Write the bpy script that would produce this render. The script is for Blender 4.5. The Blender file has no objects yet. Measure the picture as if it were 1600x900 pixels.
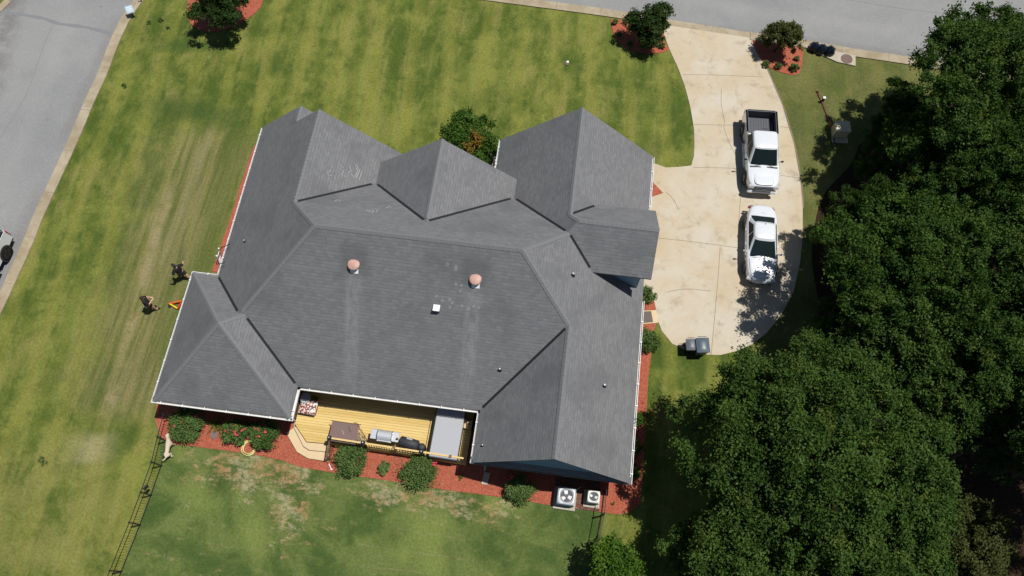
import bpy, math, random
import numpy as np
from mathutils import Vector, Matrix, Euler

scene = bpy.context.scene
C = scene.collection
R = math.radians
rnd = random.Random(7)

# ------------------------------------------------------------------ camera, light, exposure
SC = 37.5          # metres per calibration unit
EZ = 2.6           # eave height above the ground
CAMZ = SC + EZ
F_PX = 1182.9
cam_rot = Matrix.Rotation(0.1276, 3, 'Z') @ Matrix.Rotation(0.3865, 3, 'X') @ Matrix.Rotation(0.0024, 3, 'Z')
cd = bpy.data.cameras.new("camera")
cam = bpy.data.objects.new("camera", cd)
C.objects.link(cam)
cam.matrix_world = Matrix.Translation((0, 0, CAMZ)) @ cam_rot.to_4x4()
cd.sensor_width = 36
cd.lens = F_PX * 36 / 1600
cd.clip_end = 2000
scene.camera = cam

SUNV = Vector((0.34, 0.13, 1.0)).normalized()
world = bpy.data.worlds.new("World")
scene.world = world
world.use_nodes = True
wn = world.node_tree
bg = wn.nodes['Background']
sky = wn.nodes.new('ShaderNodeTexSky')
sky.sky_type = 'NISHITA'
sky.sun_disc = False
sky.sun_elevation = math.asin(SUNV.z)
sky.sun_rotation = math.atan2(SUNV.x, SUNV.y)
sky.air_density = 1.0
sky.dust_density = 0.6
wn.links.new(sky.outputs[0], bg.inputs[0])
bg.inputs[1].default_value = 0.05
sky.ozone_density = 1.5
sd = bpy.data.lights.new("sun", 'SUN')
sd.energy = 4.5
sd.angle = R(0.53)
sd.color = (1.0, 0.965, 0.9)
sun = bpy.data.objects.new("sun", sd)
C.objects.link(sun)
sun.rotation_euler = SUNV.to_track_quat('Z', 'Y').to_euler()
scene.view_settings.view_transform = 'Standard'
scene.view_settings.look = 'None'
scene.view_settings.gamma = 1.0
scene.view_settings.exposure = 0.0
scene.view_settings.use_curve_mapping = False
scene.render.engine = 'CYCLES'
scene.cycles.max_bounces = 6
scene.cycles.transparent_max_bounces = 6


def at(px, py, z=0.0):
    """photograph pixel (1600 wide) -> point at height z"""
    d = cam_rot @ Vector(((px - 800) / F_PX, -(py - 450) / F_PX, -1.0))
    k = (z - CAMZ) / d.z
    return Vector((d.x * k, d.y * k, z))


IMG_R = (cam_rot @ Vector((1, 0, 0)))
YAW = 0.1276

# ------------------------------------------------------------------ materials
def nm(name):
    m = bpy.data.materials.new(name)
    m.use_nodes = True
    nt = m.node_tree
    return m, nt, nt.nodes['Principled BSDF']


def N(nt, t, **kw):
    n = nt.nodes.new(t)
    for k, v in kw.items():
        setattr(n, k, v)
    return n


def noise(nt, vec, scale, detail=4, rough=0.55, dist=0.0):
    n = N(nt, 'ShaderNodeTexNoise')
    n.inputs['Scale'].default_value = scale
    n.inputs['Detail'].default_value = detail
    n.inputs['Roughness'].default_value = rough
    n.inputs['Distortion'].default_value = dist
    nt.links.new(vec, n.inputs['Vector'])
    return n.outputs[0]


def ramp(nt, fac, lo, hi):
    n = N(nt, 'ShaderNodeMapRange')
    n.interpolation_type = 'SMOOTHSTEP'
    n.inputs[1].default_value = lo
    n.inputs[2].default_value = hi
    nt.links.new(fac, n.inputs[0])
    return n.outputs[0]


def mix(nt, fac, a, b, mode='MIX'):
    n = N(nt, 'ShaderNodeMix')
    n.data_type = 'RGBA'
    n.blend_type = mode
    if isinstance(fac, (int, float)):
        n.inputs[0].default_value = fac
    else:
        nt.links.new(fac, n.inputs[0])
    for i, v in ((6, a), (7, b)):
        if isinstance(v, (tuple, list)):
            n.inputs[i].default_value = (*v[:3], 1)
        else:
            nt.links.new(v, n.inputs[i])
    return n.outputs[2]


def mth(nt, op, a, b=None, c=None):
    n = N(nt, 'ShaderNodeMath', operation=op)
    for i, v in enumerate((a, b, c)):
        if v is None:
            continue
        if isinstance(v, (int, float)):
            n.inputs[i].default_value = v
        else:
            nt.links.new(v, n.inputs[i])
    return n.outputs[0]


def pos(nt, scale=None, rot=None, loc=None):
    g = N(nt, 'ShaderNodeNewGeometry').outputs['Position']
    if scale or rot or loc:
        mp = N(nt, 'ShaderNodeMapping')
        mp.vector_type = 'POINT'
        if scale: mp.inputs['Scale'].default_value = scale
        if rot: mp.inputs['Rotation'].default_value = rot
        if loc: mp.inputs['Location'].default_value = loc
        nt.links.new(g, mp.inputs['Vector'])
        return mp.outputs[0]
    return g


def objc(nt):
    return N(nt, 'ShaderNodeTexCoord').outputs['Object']


def bump(nt, bs, h, strength=0.4, dist=0.02):
    b = N(nt, 'ShaderNodeBump')
    b.inputs['Strength'].default_value = strength
    b.inputs['Distance'].default_value = dist
    nt.links.new(h, b.inputs['Height'])
    nt.links.new(b.outputs[0], bs.inputs['Normal'])


def simple(name, col, rough=0.6, metal=0.0, var=0.12, scale=6.0, coat=0.0, spec=0.5, bumpy=0.0):
    """plain surface with a little mottling"""
    m, nt, bs = nm(name)
    v = objc(nt)
    n = noise(nt, v, scale, 5)
    lo = tuple(c * (1 - var) for c in col)
    hi = tuple(min(1, c * (1 + var)) for c in col)
    nt.links.new(mix(nt, n, lo, hi), bs.inputs['Base Color'])
    bs.inputs['Roughness'].default_value = rough
    bs.inputs['Metallic'].default_value = metal
    bs.inputs['Specular IOR Level'].default_value = spec
    bs.inputs['Coat Weight'].default_value = coat
    bs.inputs['Coat Roughness'].default_value = 0.05
    if bumpy:
        bump(nt, bs, n, bumpy, 0.02)
    return m


def img_axis(nt, px0, py0, px1, py1, half, soft=0.6, stretch=0.5):
    """mask 1 near the ground segment between two picture points (wear with a place of its own)"""
    a = at(px0, py0); b = at(px1, py1)
    g = pos(nt)
    d = (b - a); L = d.length; d.normalize()
    sep = N(nt, 'ShaderNodeVectorMath', operation='SUBTRACT')
    nt.links.new(g, sep.inputs[0]); sep.inputs[1].default_value = a
    al = N(nt, 'ShaderNodeVectorMath', operation='DOT_PRODUCT')
    nt.links.new(sep.outputs[0], al.inputs[0]); al.inputs[1].default_value = d
    pe = N(nt, 'ShaderNodeVectorMath', operation='DOT_PRODUCT')
    nt.links.new(sep.outputs[0], pe.inputs[0]); pe.inputs[1].default_value = Vector((-d.y, d.x, 0))
    nz = noise(nt, g, 0.6, 4)
    wob = mth(nt, 'MULTIPLY', mth(nt, 'SUBTRACT', nz, 0.5), half * 1.6)
    ac = mth(nt, 'ABSOLUTE', mth(nt, 'ADD', pe.outputs['Value'], wob))
    m1 = mth(nt, 'SUBTRACT', 1.0, ramp(nt, ac, half * (1 - soft), half * (1 + soft)))
    c = mth(nt, 'ABSOLUTE', mth(nt, 'SUBTRACT', al.outputs['Value'], L / 2))
    m2 = mth(nt, 'SUBTRACT', 1.0, ramp(nt, c, L / 2 - 1.0, L / 2 + 1.5))
    return mth(nt, 'MULTIPLY', m1, m2)


def lawn_material():
    m, nt, bs = nm("front_grass")
    p = pos(nt)
    big = noise(nt, p, 0.13, 5, 0.6, 0.6)
    mid = noise(nt, p, 0.5, 5, 0.65, 0.4)
    str_ = noise(nt, pos(nt, scale=(1.3, 0.30, 1), rot=(0, 0, -YAW)), 0.9, 5, 0.6)
    fine = noise(nt, p, 7.0, 5, 0.75)
    blade = noise(nt, p, 30.0, 3, 0.7)
    g1 = (0.066, 0.102, 0.018)
    g2 = (0.198, 0.215, 0.048)
    tan = (0.250, 0.220, 0.075)
    med = noise(nt, pos(nt, scale=(1.2, 0.8, 1)), 1.3, 5, 0.7, 0.3)
    a = mth(nt, 'ADD', mth(nt, 'MULTIPLY', big, 0.34), mth(nt, 'ADD', mth(nt, 'MULTIPLY', mid, 0.24), mth(nt, 'ADD', mth(nt, 'MULTIPLY', str_, 0.18), mth(nt, 'MULTIPLY', med, 0.24))))
    col = mix(nt, ramp(nt, a, 0.42, 0.57), g1, g2)
    wv = N(nt, 'ShaderNodeTexWave'); wv.wave_type = 'BANDS'; wv.bands_direction = 'X'
    wv.inputs['Scale'].default_value = 0.135; wv.inputs['Distortion'].default_value = 2.0
    wv.inputs['Detail'].default_value = 4; wv.inputs['Detail Scale'].default_value = 0.6
    nt.links.new(pos(nt, rot=(0, 0, -YAW * .6)), wv.inputs[0])
    col = mix(nt, mth(nt, 'MULTIPLY', ramp(nt, wv.outputs[1], 0.55, 0.95), 0.34), col, (0.235, 0.235, 0.045))
    col = mix(nt, mth(nt, 'MULTIPLY', mth(nt, 'SUBTRACT', 1.0, ramp(nt, wv.outputs[1], 0.05, 0.4)), 0.34), col, (0.075, 0.115, 0.014))
    t2 = mth(nt, 'MULTIPLY', ramp(nt, str_, 0.48, 0.66), ramp(nt, noise(nt, p, 0.22, 4, 0.6), 0.42, 0.62))
    col = mix(nt, mth(nt, 'MULTIPLY', t2, 0.5), col, tan)
    # worn, browner ground along the side yard
    worn = img_axis(nt, 335, 215, 200, 640, 3.0, 0.8)
    wst = noise(nt, pos(nt, scale=(2.6, 0.16, 1), rot=(0, 0, -0.36)), 1.0, 6, 0.65)
    wcol = mix(nt, ramp(nt, wst, 0.38, 0.6), (0.105, 0.118, 0.038), (0.225, 0.195, 0.088))
    col = mix(nt, mth(nt, 'MULTIPLY', worn, 0.78), col, wcol)
    track = img_axis(nt, 262, 300, 165, 650, 0.32, 0.6)
    col = mix(nt, mth(nt, 'MULTIPLY', track, mth(nt, 'MULTIPLY', ramp(nt, mid, 0.4, 0.6), 0.8)), col, (0.29, 0.245, 0.13))
    trk2 = img_axis(nt, 330, 205, 255, 400, 0.3, 0.6)
    col = mix(nt, mth(nt, 'MULTIPLY', trk2, 0.45), col, (0.27, 0.24, 0.12))
    bare = img_axis(nt, 130, 702, 155, 698, 0.7, 0.5)
    col = mix(nt, mth(nt, 'MULTIPLY', bare, 0.85), col, (0.36, 0.32, 0.17))
    grn = img_axis(nt, 240, 165, 375, 185, 0.75, 0.8)
    col = mix(nt, mth(nt, 'MULTIPLY', grn, 0.6), col, (0.05, 0.085, 0.022))
    grn = img_axis(nt, 250, 70, 340, 72, 0.5, 0.9)
    col = mix(nt, mth(nt, 'MULTIPLY', grn, 0.6), col, (0.045, 0.09, 0.02))
    grn = img_axis(nt, 375, 210, 260, 560, 0.75, 0.8)
    col = mix(nt, mth(nt, 'MULTIPLY', grn, 0.45), col, (0.075, 0.115, 0.02))
    dry = img_axis(nt, 60, 700, 40, 900, 3.6, 0.9)
    col = mix(nt, mth(nt, 'MULTIPLY', dry, mth(nt, 'MULTIPLY', ramp(nt, mid, 0.3, 0.6), 0.6)), col, (0.235, 0.225, 0.070))
    # duller grass right of the drive
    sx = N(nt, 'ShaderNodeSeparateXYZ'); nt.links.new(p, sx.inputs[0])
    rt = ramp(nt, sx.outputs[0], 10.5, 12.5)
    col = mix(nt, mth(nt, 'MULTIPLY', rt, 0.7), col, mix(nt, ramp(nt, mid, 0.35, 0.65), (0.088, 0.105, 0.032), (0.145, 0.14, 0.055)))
    f = mth(nt, 'ADD', mth(nt, 'MULTIPLY', ramp(nt, fine, 0.3, 0.7), 0.34), mth(nt, 'MULTIPLY', ramp(nt, blade, 0.25, 0.75), 0.30))
    dk = mix(nt, 1.0, col, (0.60, 0.62, 0.60), 'MULTIPLY')
    lt = mix(nt, 1.0, col, (1.36, 1.34, 1.36), 'MULTIPLY')
    col = mix(nt, mth(nt, 'MULTIPLY', f, 1.55), dk, lt)
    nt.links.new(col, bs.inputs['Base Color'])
    bs.inputs['Roughness'].default_value = 0.9
    bs.inputs['Specular IOR Level'].default_value = 0.15
    bump(nt, bs, mth(nt, 'ADD', fine, blade), 0.7, 0.06)
    return m


def back_lawn_material():
    m, nt, bs = nm("back_grass")
    p = pos(nt)
    mid = noise(nt, p, 0.35, 5, 0.65, 0.5)
    fine = noise(nt, p, 7.0, 5, 0.75)
    blade = noise(nt, p, 30.0, 3, 0.7)
    mow = N(nt, 'ShaderNodeTexWave'); mow.wave_type = 'BANDS'; mow.bands_direction = 'Y'
    mow.inputs['Scale'].default_value = 0.16; mow.inputs['Distortion'].default_value = 1.2
    mow.inputs['Detail'].default_value = 3
    nt.links.new(pos(nt), mow.inputs[0])
    a = mth(nt, 'ADD', mid, mth(nt, 'MULTIPLY', mth(nt, 'SUBTRACT', mow.outputs[1], 0.5), 0.05))
    col = mix(nt, ramp(nt, a, 0.38, 0.62), (0.060, 0.100, 0.024), (0.135, 0.172, 0.048))
    yel = ramp(nt, noise(nt, pos(nt, loc=(31, 7, 0)), 0.28, 3, 0.5), 0.60, 0.72)
    for q_ in ((386, 805, 402, 860), (655, 800, 682, 905), (690, 800, 665, 870), (300, 760, 330, 800)):
        yel = mth(nt, 'MAXIMUM', yel, img_axis(nt, *q_, 0.55, 0.9))
    col = mix(nt, mth(nt, 'MULTIPLY', yel, 0.7), col, (0.19, 0.235, 0.06))
    # bare tan scars
    sc = noise(nt, pos(nt, scale=(0.75, 1.5, 1), loc=(3, 0, 0)), 1.1, 9, 0.78, 0.15)
    z1 = img_axis(nt, 300, 725, 500, 740, 1.2, 0.8)
    z2 = img_axis(nt, 425, 745, 470, 840, 1.3, 0.8)
    z3 = img_axis(nt, 560, 765, 800, 800, 0.8, 0.9)
    zz = mth(nt, 'MAXIMUM', mth(nt, 'MAXIMUM', z1, z2), z3)
    tm = mth(nt, 'ADD', mth(nt, 'MULTIPLY', zz, 0.15), sc)
    tm = mth(nt, 'MULTIPLY', ramp(nt, tm, 0.59, 0.69), ramp(nt, noise(nt, p, 4.0, 5, 0.8), 0.34, 0.58))
    tcol = mix(nt, ramp(nt, noise(nt, p, 0.8, 3), 0.4, 0.62), (0.36, 0.32, 0.19), (0.40, 0.235, 0.12))
    col = mix(nt, mth(nt, 'MULTIPLY', tm, 0.85), col, tcol)
    ln = N(nt, 'ShaderNodeTexWave'); ln.wave_type = 'BANDS'; ln.bands_direction = 'Y'
    ln.inputs['Scale'].default_value = 0.33; ln.inputs['Distortion'].default_value = 1.5
    ln.inputs['Detail'].default_value = 4
    nt.links.new(pos(nt), ln.inputs[0])
    lm = mth(nt, 'MULTIPLY', ramp(nt, ln.outputs[1], 0.975, 1.0), ramp(nt, mid, 0.42, 0.6))
    col = mix(nt, mth(nt, 'MULTIPLY', lm, 0.30), col, (0.22, 0.21, 0.11))
    f = mth(nt, 'ADD', mth(nt, 'MULTIPLY', ramp(nt, fine, 0.3, 0.7), 0.34), mth(nt, 'MULTIPLY', ramp(nt, blade, 0.25, 0.75), 0.30))
    dk = mix(nt, 1.0, col, (0.60, 0.62, 0.60), 'MULTIPLY')
    lt = mix(nt, 1.0, col, (1.36, 1.34, 1.36), 'MULTIPLY')
    col = mix(nt, mth(nt, 'MULTIPLY', f, 1.55), dk, lt)
    nt.links.new(col, bs.inputs['Base Color'])
    bs.inputs['Roughness'].default_value = 0.9
    bs.inputs['Specular IOR Level'].default_value = 0.15
    bump(nt, bs, mth(nt, 'ADD', fine, blade), 0.7, 0.06)
    return m


def concrete(name, c1, c2, stain, sc=0.5, bs_=0.25, grain=0.25):
    m, nt, bs = nm(name)
    p = pos(nt)
    a = noise(nt, p, sc, 6, 0.65, 0.4)
    b = noise(nt, p, sc * 3.3, 5, 0.7, 0.3)
    f = noise(nt, p, 26, 4, 0.8)
    col = mix(nt, ramp(nt, a, 0.35, 0.65), c1, c2)
    col = mix(nt, mth(nt, 'MULTIPLY', ramp(nt, b, 0.5, 0.75), bs_ * 2), col, stain)
    col = mix(nt, mth(nt, 'MULTIPLY', ramp(nt, f, 0.3, 0.7), grain), col, mix(nt, 1.0, col, (0.66, 0.66, 0.66), 'MULTIPLY'))
    nt.links.new(col, bs.inputs['Base Color'])
    bs.inputs['Roughness'].default_value = 0.88
    bs.inputs['Specular IOR Level'].default_value = 0.25
    bump(nt, bs, f, 0.25, 0.01)
    return m


def asphalt_material():
    m = concrete("old_asphalt", (0.228, 0.232, 0.237), (0.272, 0.273, 0.272), (0.200, 0.198, 0.198), 0.12, 0.22, 0.35)
    nt = m.node_tree; bs = nt.nodes['Principled BSDF']
    src = bs.inputs['Base Color'].links[0].from_socket
    p = pos(nt)
    dirt = img_axis(nt, 22, -10, -20, 150, 0.75, 0.9)
    col = mix(nt, mth(nt, 'MULTIPLY', dirt, mth(nt, 'MULTIPLY', ramp(nt, noise(nt, p, 1.0, 5), .3, .6), 0.55)), src, (0.105, 0.095, 0.085))
    for a in ((178, 40, 100, 215, 0.3), (60, 300, 10, 420, 0.35), (820, 4, 1160, 50, 0.22), (1180, 52, 1480, 95, 0.28)):
        e = img_axis(nt, *a[:4], a[4], 0.9)
        col = mix(nt, mth(nt, 'MULTIPLY', e, 0.30), col, (0.15, 0.135, 0.12))
    for a in ((1120, 12, 1400, 50, 0.5), (860, -30, 1150, 8, .5), (110, 30, 20, 260, 0.55)):
        e = img_axis(nt, *a[:4], a[4], 0.9)
        col = mix(nt, mth(nt, 'MULTIPLY', e, 0.16), col, (0.36, 0.355, 0.345))
    vo = N(nt, 'ShaderNodeTexVoronoi'); vo.inputs['Scale'].default_value = 22
    nt.links.new(p, vo.inputs['Vector'])
    sp = N(nt, 'ShaderNodeSeparateColor'); nt.links.new(vo.outputs['Color'], sp.inputs[0])
    col = mix(nt, mth(nt, 'MULTIPLY', ramp(nt, sp.outputs[0], 0.7, 1.0), 0.25), col, (0.42, 0.41, 0.39))
    nt.links.new(col, bs.inputs['Base Color'])
    return m


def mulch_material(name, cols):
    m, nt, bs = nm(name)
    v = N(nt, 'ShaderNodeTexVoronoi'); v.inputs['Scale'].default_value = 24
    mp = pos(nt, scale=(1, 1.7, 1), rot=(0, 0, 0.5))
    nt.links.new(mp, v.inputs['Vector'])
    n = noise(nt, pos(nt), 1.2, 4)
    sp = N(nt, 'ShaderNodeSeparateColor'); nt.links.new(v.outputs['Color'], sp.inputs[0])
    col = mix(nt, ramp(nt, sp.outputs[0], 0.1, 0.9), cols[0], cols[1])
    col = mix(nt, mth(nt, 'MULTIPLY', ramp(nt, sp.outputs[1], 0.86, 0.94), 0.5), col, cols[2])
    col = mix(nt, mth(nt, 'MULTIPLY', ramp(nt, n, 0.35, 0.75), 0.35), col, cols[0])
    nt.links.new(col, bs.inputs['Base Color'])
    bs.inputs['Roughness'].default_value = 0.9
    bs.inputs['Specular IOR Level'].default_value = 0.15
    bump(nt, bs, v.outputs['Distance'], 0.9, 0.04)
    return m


def shingle_material():
    m, nt, bs = nm("asphalt_shingle")
    uv = N(nt, 'ShaderNodeUVMap'); uv.uv_map = 'UVMap'
    u = uv.outputs[0]
    br = N(nt, 'ShaderNodeTexBrick')
    br.inputs['Scale'].default_value = 1.0
    br.inputs['Brick Width'].default_value = 0.27
    br.inputs['Row Height'].default_value = 0.17
    br.inputs['Mortar Size'].default_value = 0.012
    br.inputs['Mortar Smooth'].default_value = 0.4
    br.inputs['Bias'].default_value = 0.0
    br.offset = 0.37; br.squash = 1.0
    br.inputs['Color1'].default_value = (0.0, 0.0, 0.0, 1)
    br.inputs['Color2'].default_value = (1, 1, 1, 1)
    br.inputs['Mortar'].default_value = (0.3, 0.3, 0.3, 1)
    nt.links.new(u, br.inputs['Vector'])
    p = pos(nt)
    tab = N(nt, 'ShaderNodeSeparateColor'); nt.links.new(br.outputs['Color'], tab.inputs[0])
    base = mix(nt, tab.outputs[0], (0.172, 0.175, 0.184), (0.212, 0.214, 0.220))
    # lower edge shadow line of each course
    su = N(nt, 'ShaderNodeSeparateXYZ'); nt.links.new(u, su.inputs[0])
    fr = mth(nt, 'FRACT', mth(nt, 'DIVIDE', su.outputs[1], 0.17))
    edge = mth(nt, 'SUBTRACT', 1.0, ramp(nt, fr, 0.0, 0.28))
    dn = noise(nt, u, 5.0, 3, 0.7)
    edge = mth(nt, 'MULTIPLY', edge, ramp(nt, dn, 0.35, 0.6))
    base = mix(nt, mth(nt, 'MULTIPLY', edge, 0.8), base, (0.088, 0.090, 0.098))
    gr = noise(nt, u, 16, 3, 0.8)
    base = mix(nt, mth(nt, 'MULTIPLY', ramp(nt, gr, 0.35, 0.7), 0.5), base, mix(nt, 1.0, base, (0.62, 0.62, 0.64), 'MULTIPLY'))
    wth = noise(nt, p, 0.45, 5, 0.6, 0.3)
    base = mix(nt, mth(nt, 'MULTIPLY', ramp(nt, wth, 0.46, 0.7), 0.5), base, (0.108, 0.110, 0.118))
    # pale bleached runs of metal wash below the two attic vents
    sp = N(nt, 'ShaderNodeSeparateXYZ'); nt.links.new(p, sp.inputs[0])
    for (vx, vy) in VENT_XY:
        wob = mth(nt, 'MULTIPLY', mth(nt, 'SUBTRACT', noise(nt, p, 0.6, 2), 0.5), 0.25)
        dx = mth(nt, 'ABSOLUTE', mth(nt, 'ADD', mth(nt, 'SUBTRACT', sp.outputs[0], vx), wob))
        m1 = mth(nt, 'SUBTRACT', 1.0, ramp(nt, dx, 0.18, 0.52))
        m2 = mth(nt, 'SUBTRACT', 1.0, ramp(nt, sp.outputs[1], vy - 0.5, vy - 0.1))
        m3 = ramp(nt, sp.outputs[1], vy - 6.2, vy - 3.0)
        k = mth(nt, 'MULTIPLY', mth(nt, 'MULTIPLY', m1, m2), m3)
        base = mix(nt, mth(nt, 'MULTIPLY', mth(nt, 'MULTIPLY', k, ramp(nt, noise(nt, pos(nt, scale=(3.5, .9, .9)), 1.6, 5, .75), .3, .65)), 0.36), base, (0.33, 0.333, 0.34))
        e1 = mth(nt, 'SUBTRACT', 1.0, ramp(nt, dx, 0.4, 0.95))
        m4 = mth(nt, 'SUBTRACT', 1.0, ramp(nt, mth(nt, 'ABSOLUTE', mth(nt, 'SUBTRACT', sp.outputs[1], vy + 0.25)), 0.2, 0.9))
        base = mix(nt, mth(nt, 'MULTIPLY', mth(nt, 'MULTIPLY', e1, m4), 0.45), base, (0.08, 0.082, 0.09))
    nt.links.new(base, bs.inputs['Base Color'])
    bs.inputs['Roughness'].default_value = 0.85
    bs.inputs['Specular IOR Level'].default_value = 0.3
    bump(nt, bs, mth(nt, 'ADD', mth(nt, 'MULTIPLY', fr, 0.6), gr), 0.35, 0.02)
    return m


def brick_material():
    m, nt, bs = nm("dark_brick")
    v = objc(nt)
    br = N(nt, 'ShaderNodeTexBrick')
    br.inputs['Scale'].default_value = 4.0
    br.inputs['Color1'].default_value = (0.085, 0.045, 0.035, 1)
    br.inputs['Color2'].default_value = (0.13, 0.07, 0.052, 1)
    br.inputs['Mortar'].default_value = (0.16, 0.145, 0.13, 1)
    br.inputs['Mortar Size'].default_value = 0.012
    mp = N(nt, 'ShaderNodeMapping'); mp.inputs['Rotation'].default_value = (R(90), 0, 0)
    nt.links.new(v, mp.inputs['Vector'])
    nt.links.new(mp.outputs[0], br.inputs['Vector'])
    nt.links.new(br.outputs['Color'], bs.inputs['Base Color'])
    bs.inputs['Roughness'].default_value = 0.85
    return m


def deck_material(name, ang, c1, c2, w=0.14):
    m, nt, bs = nm(name)
    rp = pos(nt, rot=(0, 0, ang))
    sp = N(nt, 'ShaderNodeSeparateXYZ'); nt.links.new(rp, sp.inputs[0])
    q = mth(nt, 'DIVIDE', sp.outputs[1], w)
    fr = mth(nt, 'FRACT', mth(nt, 'ADD', q, 100.0))
    idx = mth(nt, 'FLOOR', mth(nt, 'ADD', q, 100.0))
    wn_ = N(nt, 'ShaderNodeTexWhiteNoise'); wn_.noise_dimensions = '1D'
    nt.links.new(idx, wn_.inputs['W'])
    gap = mth(nt, 'LESS_THAN', fr, 0.09)
    mp = N(nt, 'ShaderNodeMapping'); mp.inputs['Scale'].default_value = (0.6, 9, 9)
    nt.links.new(rp, mp.inputs['Vector'])
    g = noise(nt, mp.outputs[0], 2.0, 5, 0.7)
    col = mix(nt, wn_.outputs['Value'], c1, c2)
    col = mix(nt, mth(nt, 'MULTIPLY', ramp(nt, g, 0.45, 0.7), 0.4), col, tuple(c * 0.62 for c in c1))
    col = mix(nt, gap, col, tuple(c * 0.35 for c in c1))
    nt.links.new(col, bs.inputs['Base Color'])
    bs.inputs['Roughness'].default_value = 0.7
    return m


def leaf_material(name, dark, light, tint=None, tr=0.22):
    m, nt, bs = nm(name)
    p = pos(nt)
    a = noise(nt, p, 0.9, 3, 0.6)
    b = noise(nt, p, 9.0, 2, 0.7)
    f = mth(nt, 'ADD', mth(nt, 'MULTIPLY', a, 0.5), mth(nt, 'MULTIPLY', b, 0.5))
    col = mix(nt, ramp(nt, f, 0.36, 0.62), dark, light)
    if tint:
        col = mix(nt, mth(nt, 'MULTIPLY', ramp(nt, noise(nt, p, 0.7, 3), 0.6, 0.7), 0.5), col, tint)
    oi = N(nt, 'ShaderNodeObjectInfo').outputs['Random']
    col = mix(nt, 1.0, col, mix(nt, oi, (0.88, 0.92, 0.85), (1.12, 1.06, 1.1)), 'MULTIPLY')
    nt.links.new(col, bs.inputs['Base Color'])
    bs.inputs['Roughness'].default_value = 0.6
    bs.inputs['Specular IOR Level'].default_value = 0.10
    out = nt.nodes['Material Output']
    tb = N(nt, 'ShaderNodeBsdfTranslucent')
    nt.links.new(mix(nt, 1.0, col, (1.3, 1.5, 0.6), 'MULTIPLY'), tb.inputs[0])
    mx = N(nt, 'ShaderNodeMixShader'); mx.inputs[0].default_value = tr
    nt.links.new(bs.outputs[0], mx.inputs[1]); nt.links.new(tb.outputs[0], mx.inputs[2])
    nt.links.new(mx.outputs[0], out.inputs[0])
    return m


VZ = lambda x, y: EZ + 0.886 * (y - 8.235)
def on_plane(px, py, fn, it=30):
    z = 5.0
    for _ in range(it):
        q = at(px, py, z); z = fn(q.x, q.y)
    return at(px, py, z)
_v1 = on_plane(553, 414, VZ); _v2 = on_plane(743, 437, VZ)
VENT_XY = [(_v1.x, _v1.y), (_v2.x, _v2.y)]

M = {}
M['grass'] = lawn_material()
M['backgrass'] = back_lawn_material()
M['asphalt'] = asphalt_material()
M['crack'] = simple("sealed_crack", (0.19, 0.195, 0.205), 0.9)
M['crack2'] = simple("dirty_joint", (0.20, 0.165, 0.115), 0.95, var=0.4, scale=1.5)
M['drive'] = concrete("stained_concrete", (0.52, 0.43, 0.30), (0.56, 0.51, 0.42), (0.33, 0.26, 0.175), 0.30, 0.36, 0.36)
M['kerb'] = concrete("kerb_concrete", (0.31, 0.25, 0.165), (0.42, 0.36, 0.26), (0.24, 0.19, 0.12), 0.6, 0.3, 0.3)
M['pad'] = concrete("pad_concrete", (0.42, 0.38, 0.30), (0.5, 0.46, 0.38), (0.3, 0.26, 0.2), 0.8)
M['mulch'] = mulch_material("red_mulch", ((0.34, 0.085, 0.050), (0.54, 0.155, 0.092), (0.60, 0.30, 0.21)))
M['gravel'] = mulch_material("brown_gravel", ((0.13, 0.055, 0.04), (0.24, 0.115, 0.085), (0.45, 0.38, 0.3)))
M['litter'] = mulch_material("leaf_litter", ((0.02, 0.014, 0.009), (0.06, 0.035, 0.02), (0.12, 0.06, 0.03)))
M['shingle'] = shingle_material()
M['cap'] = simple("shingle_cap", (0.168, 0.172, 0.180), 0.85, var=0.3, scale=14)
M['valley'] = simple("valley_metal", (0.022, 0.024, 0.027), 0.5, 0.2)
M['white'] = simple("white_aluminium", (0.82, 0.83, 0.86), 0.45, var=0.06)
M['gutterin'] = simple("gutter_inside", (0.60, 0.58, 0.54), 0.6, var=0.3, scale=3)
M['brick'] = brick_material()
M['siding'] = simple("blue_siding", (0.24, 0.37, 0.50), 0.6, var=0.05)
M['trimw'] = simple("cream_trim", (0.6, 0.58, 0.53), 0.6)
M['glass'] = simple("window_glass", (0.02, 0.025, 0.03), 0.05, var=0.0, coat=0.5)
M['deck'] = deck_material("new_pine", 0.0, (0.58, 0.40, 0.125), (0.69, 0.51, 0.20))
M['step'] = deck_material("pale_pine", 0.25, (0.66, 0.47, 0.27), (0.72, 0.55, 0.34), 0.3)
M['steps2'] = simple('bleached_pine', (0.60, 0.46, 0.28), 0.7, var=0.1, scale=2)
M['rail'] = simple("pine_rail", (0.64, 0.46, 0.19), 0.65, var=0.15)
M['postbrown'] = simple("dark_brown_post", (0.16, 0.10, 0.055), 0.6)
M['iron'] = simple("black_iron", (0.012, 0.014, 0.016), 0.75, 0.0)
M['blackp'] = simple("black_plastic", (0.015, 0.016, 0.018), 0.5)
M['darkp'] = simple("dark_cover", (0.032, 0.034, 0.04), 0.65, bumpy=0.4)
M['tire'] = simple("tyre_rubber", (0.018, 0.018, 0.019), 0.85)
M['rim'] = simple("alloy", (0.5, 0.51, 0.53), 0.3, 0.8)
M['carwhite'] = simple("white_paint", (0.66, 0.69, 0.73), 0.25, var=0.01, coat=1.0)
M['carsilver'] = simple("silver_paint", (0.70, 0.725, 0.75), 0.28, 0.15, var=0.01, coat=1.0)
M['carglass'] = simple("tinted_glass", (0.010, 0.018, 0.020), 0.22, var=0.0, coat=0.0, spec=0.12)
M['chrome'] = simple("chrome", (0.55, 0.56, 0.58), 0.15, 0.9, var=0.02)
M['redlens'] = simple("red_lens", (0.4, 0.015, 0.015), 0.2)
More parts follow.
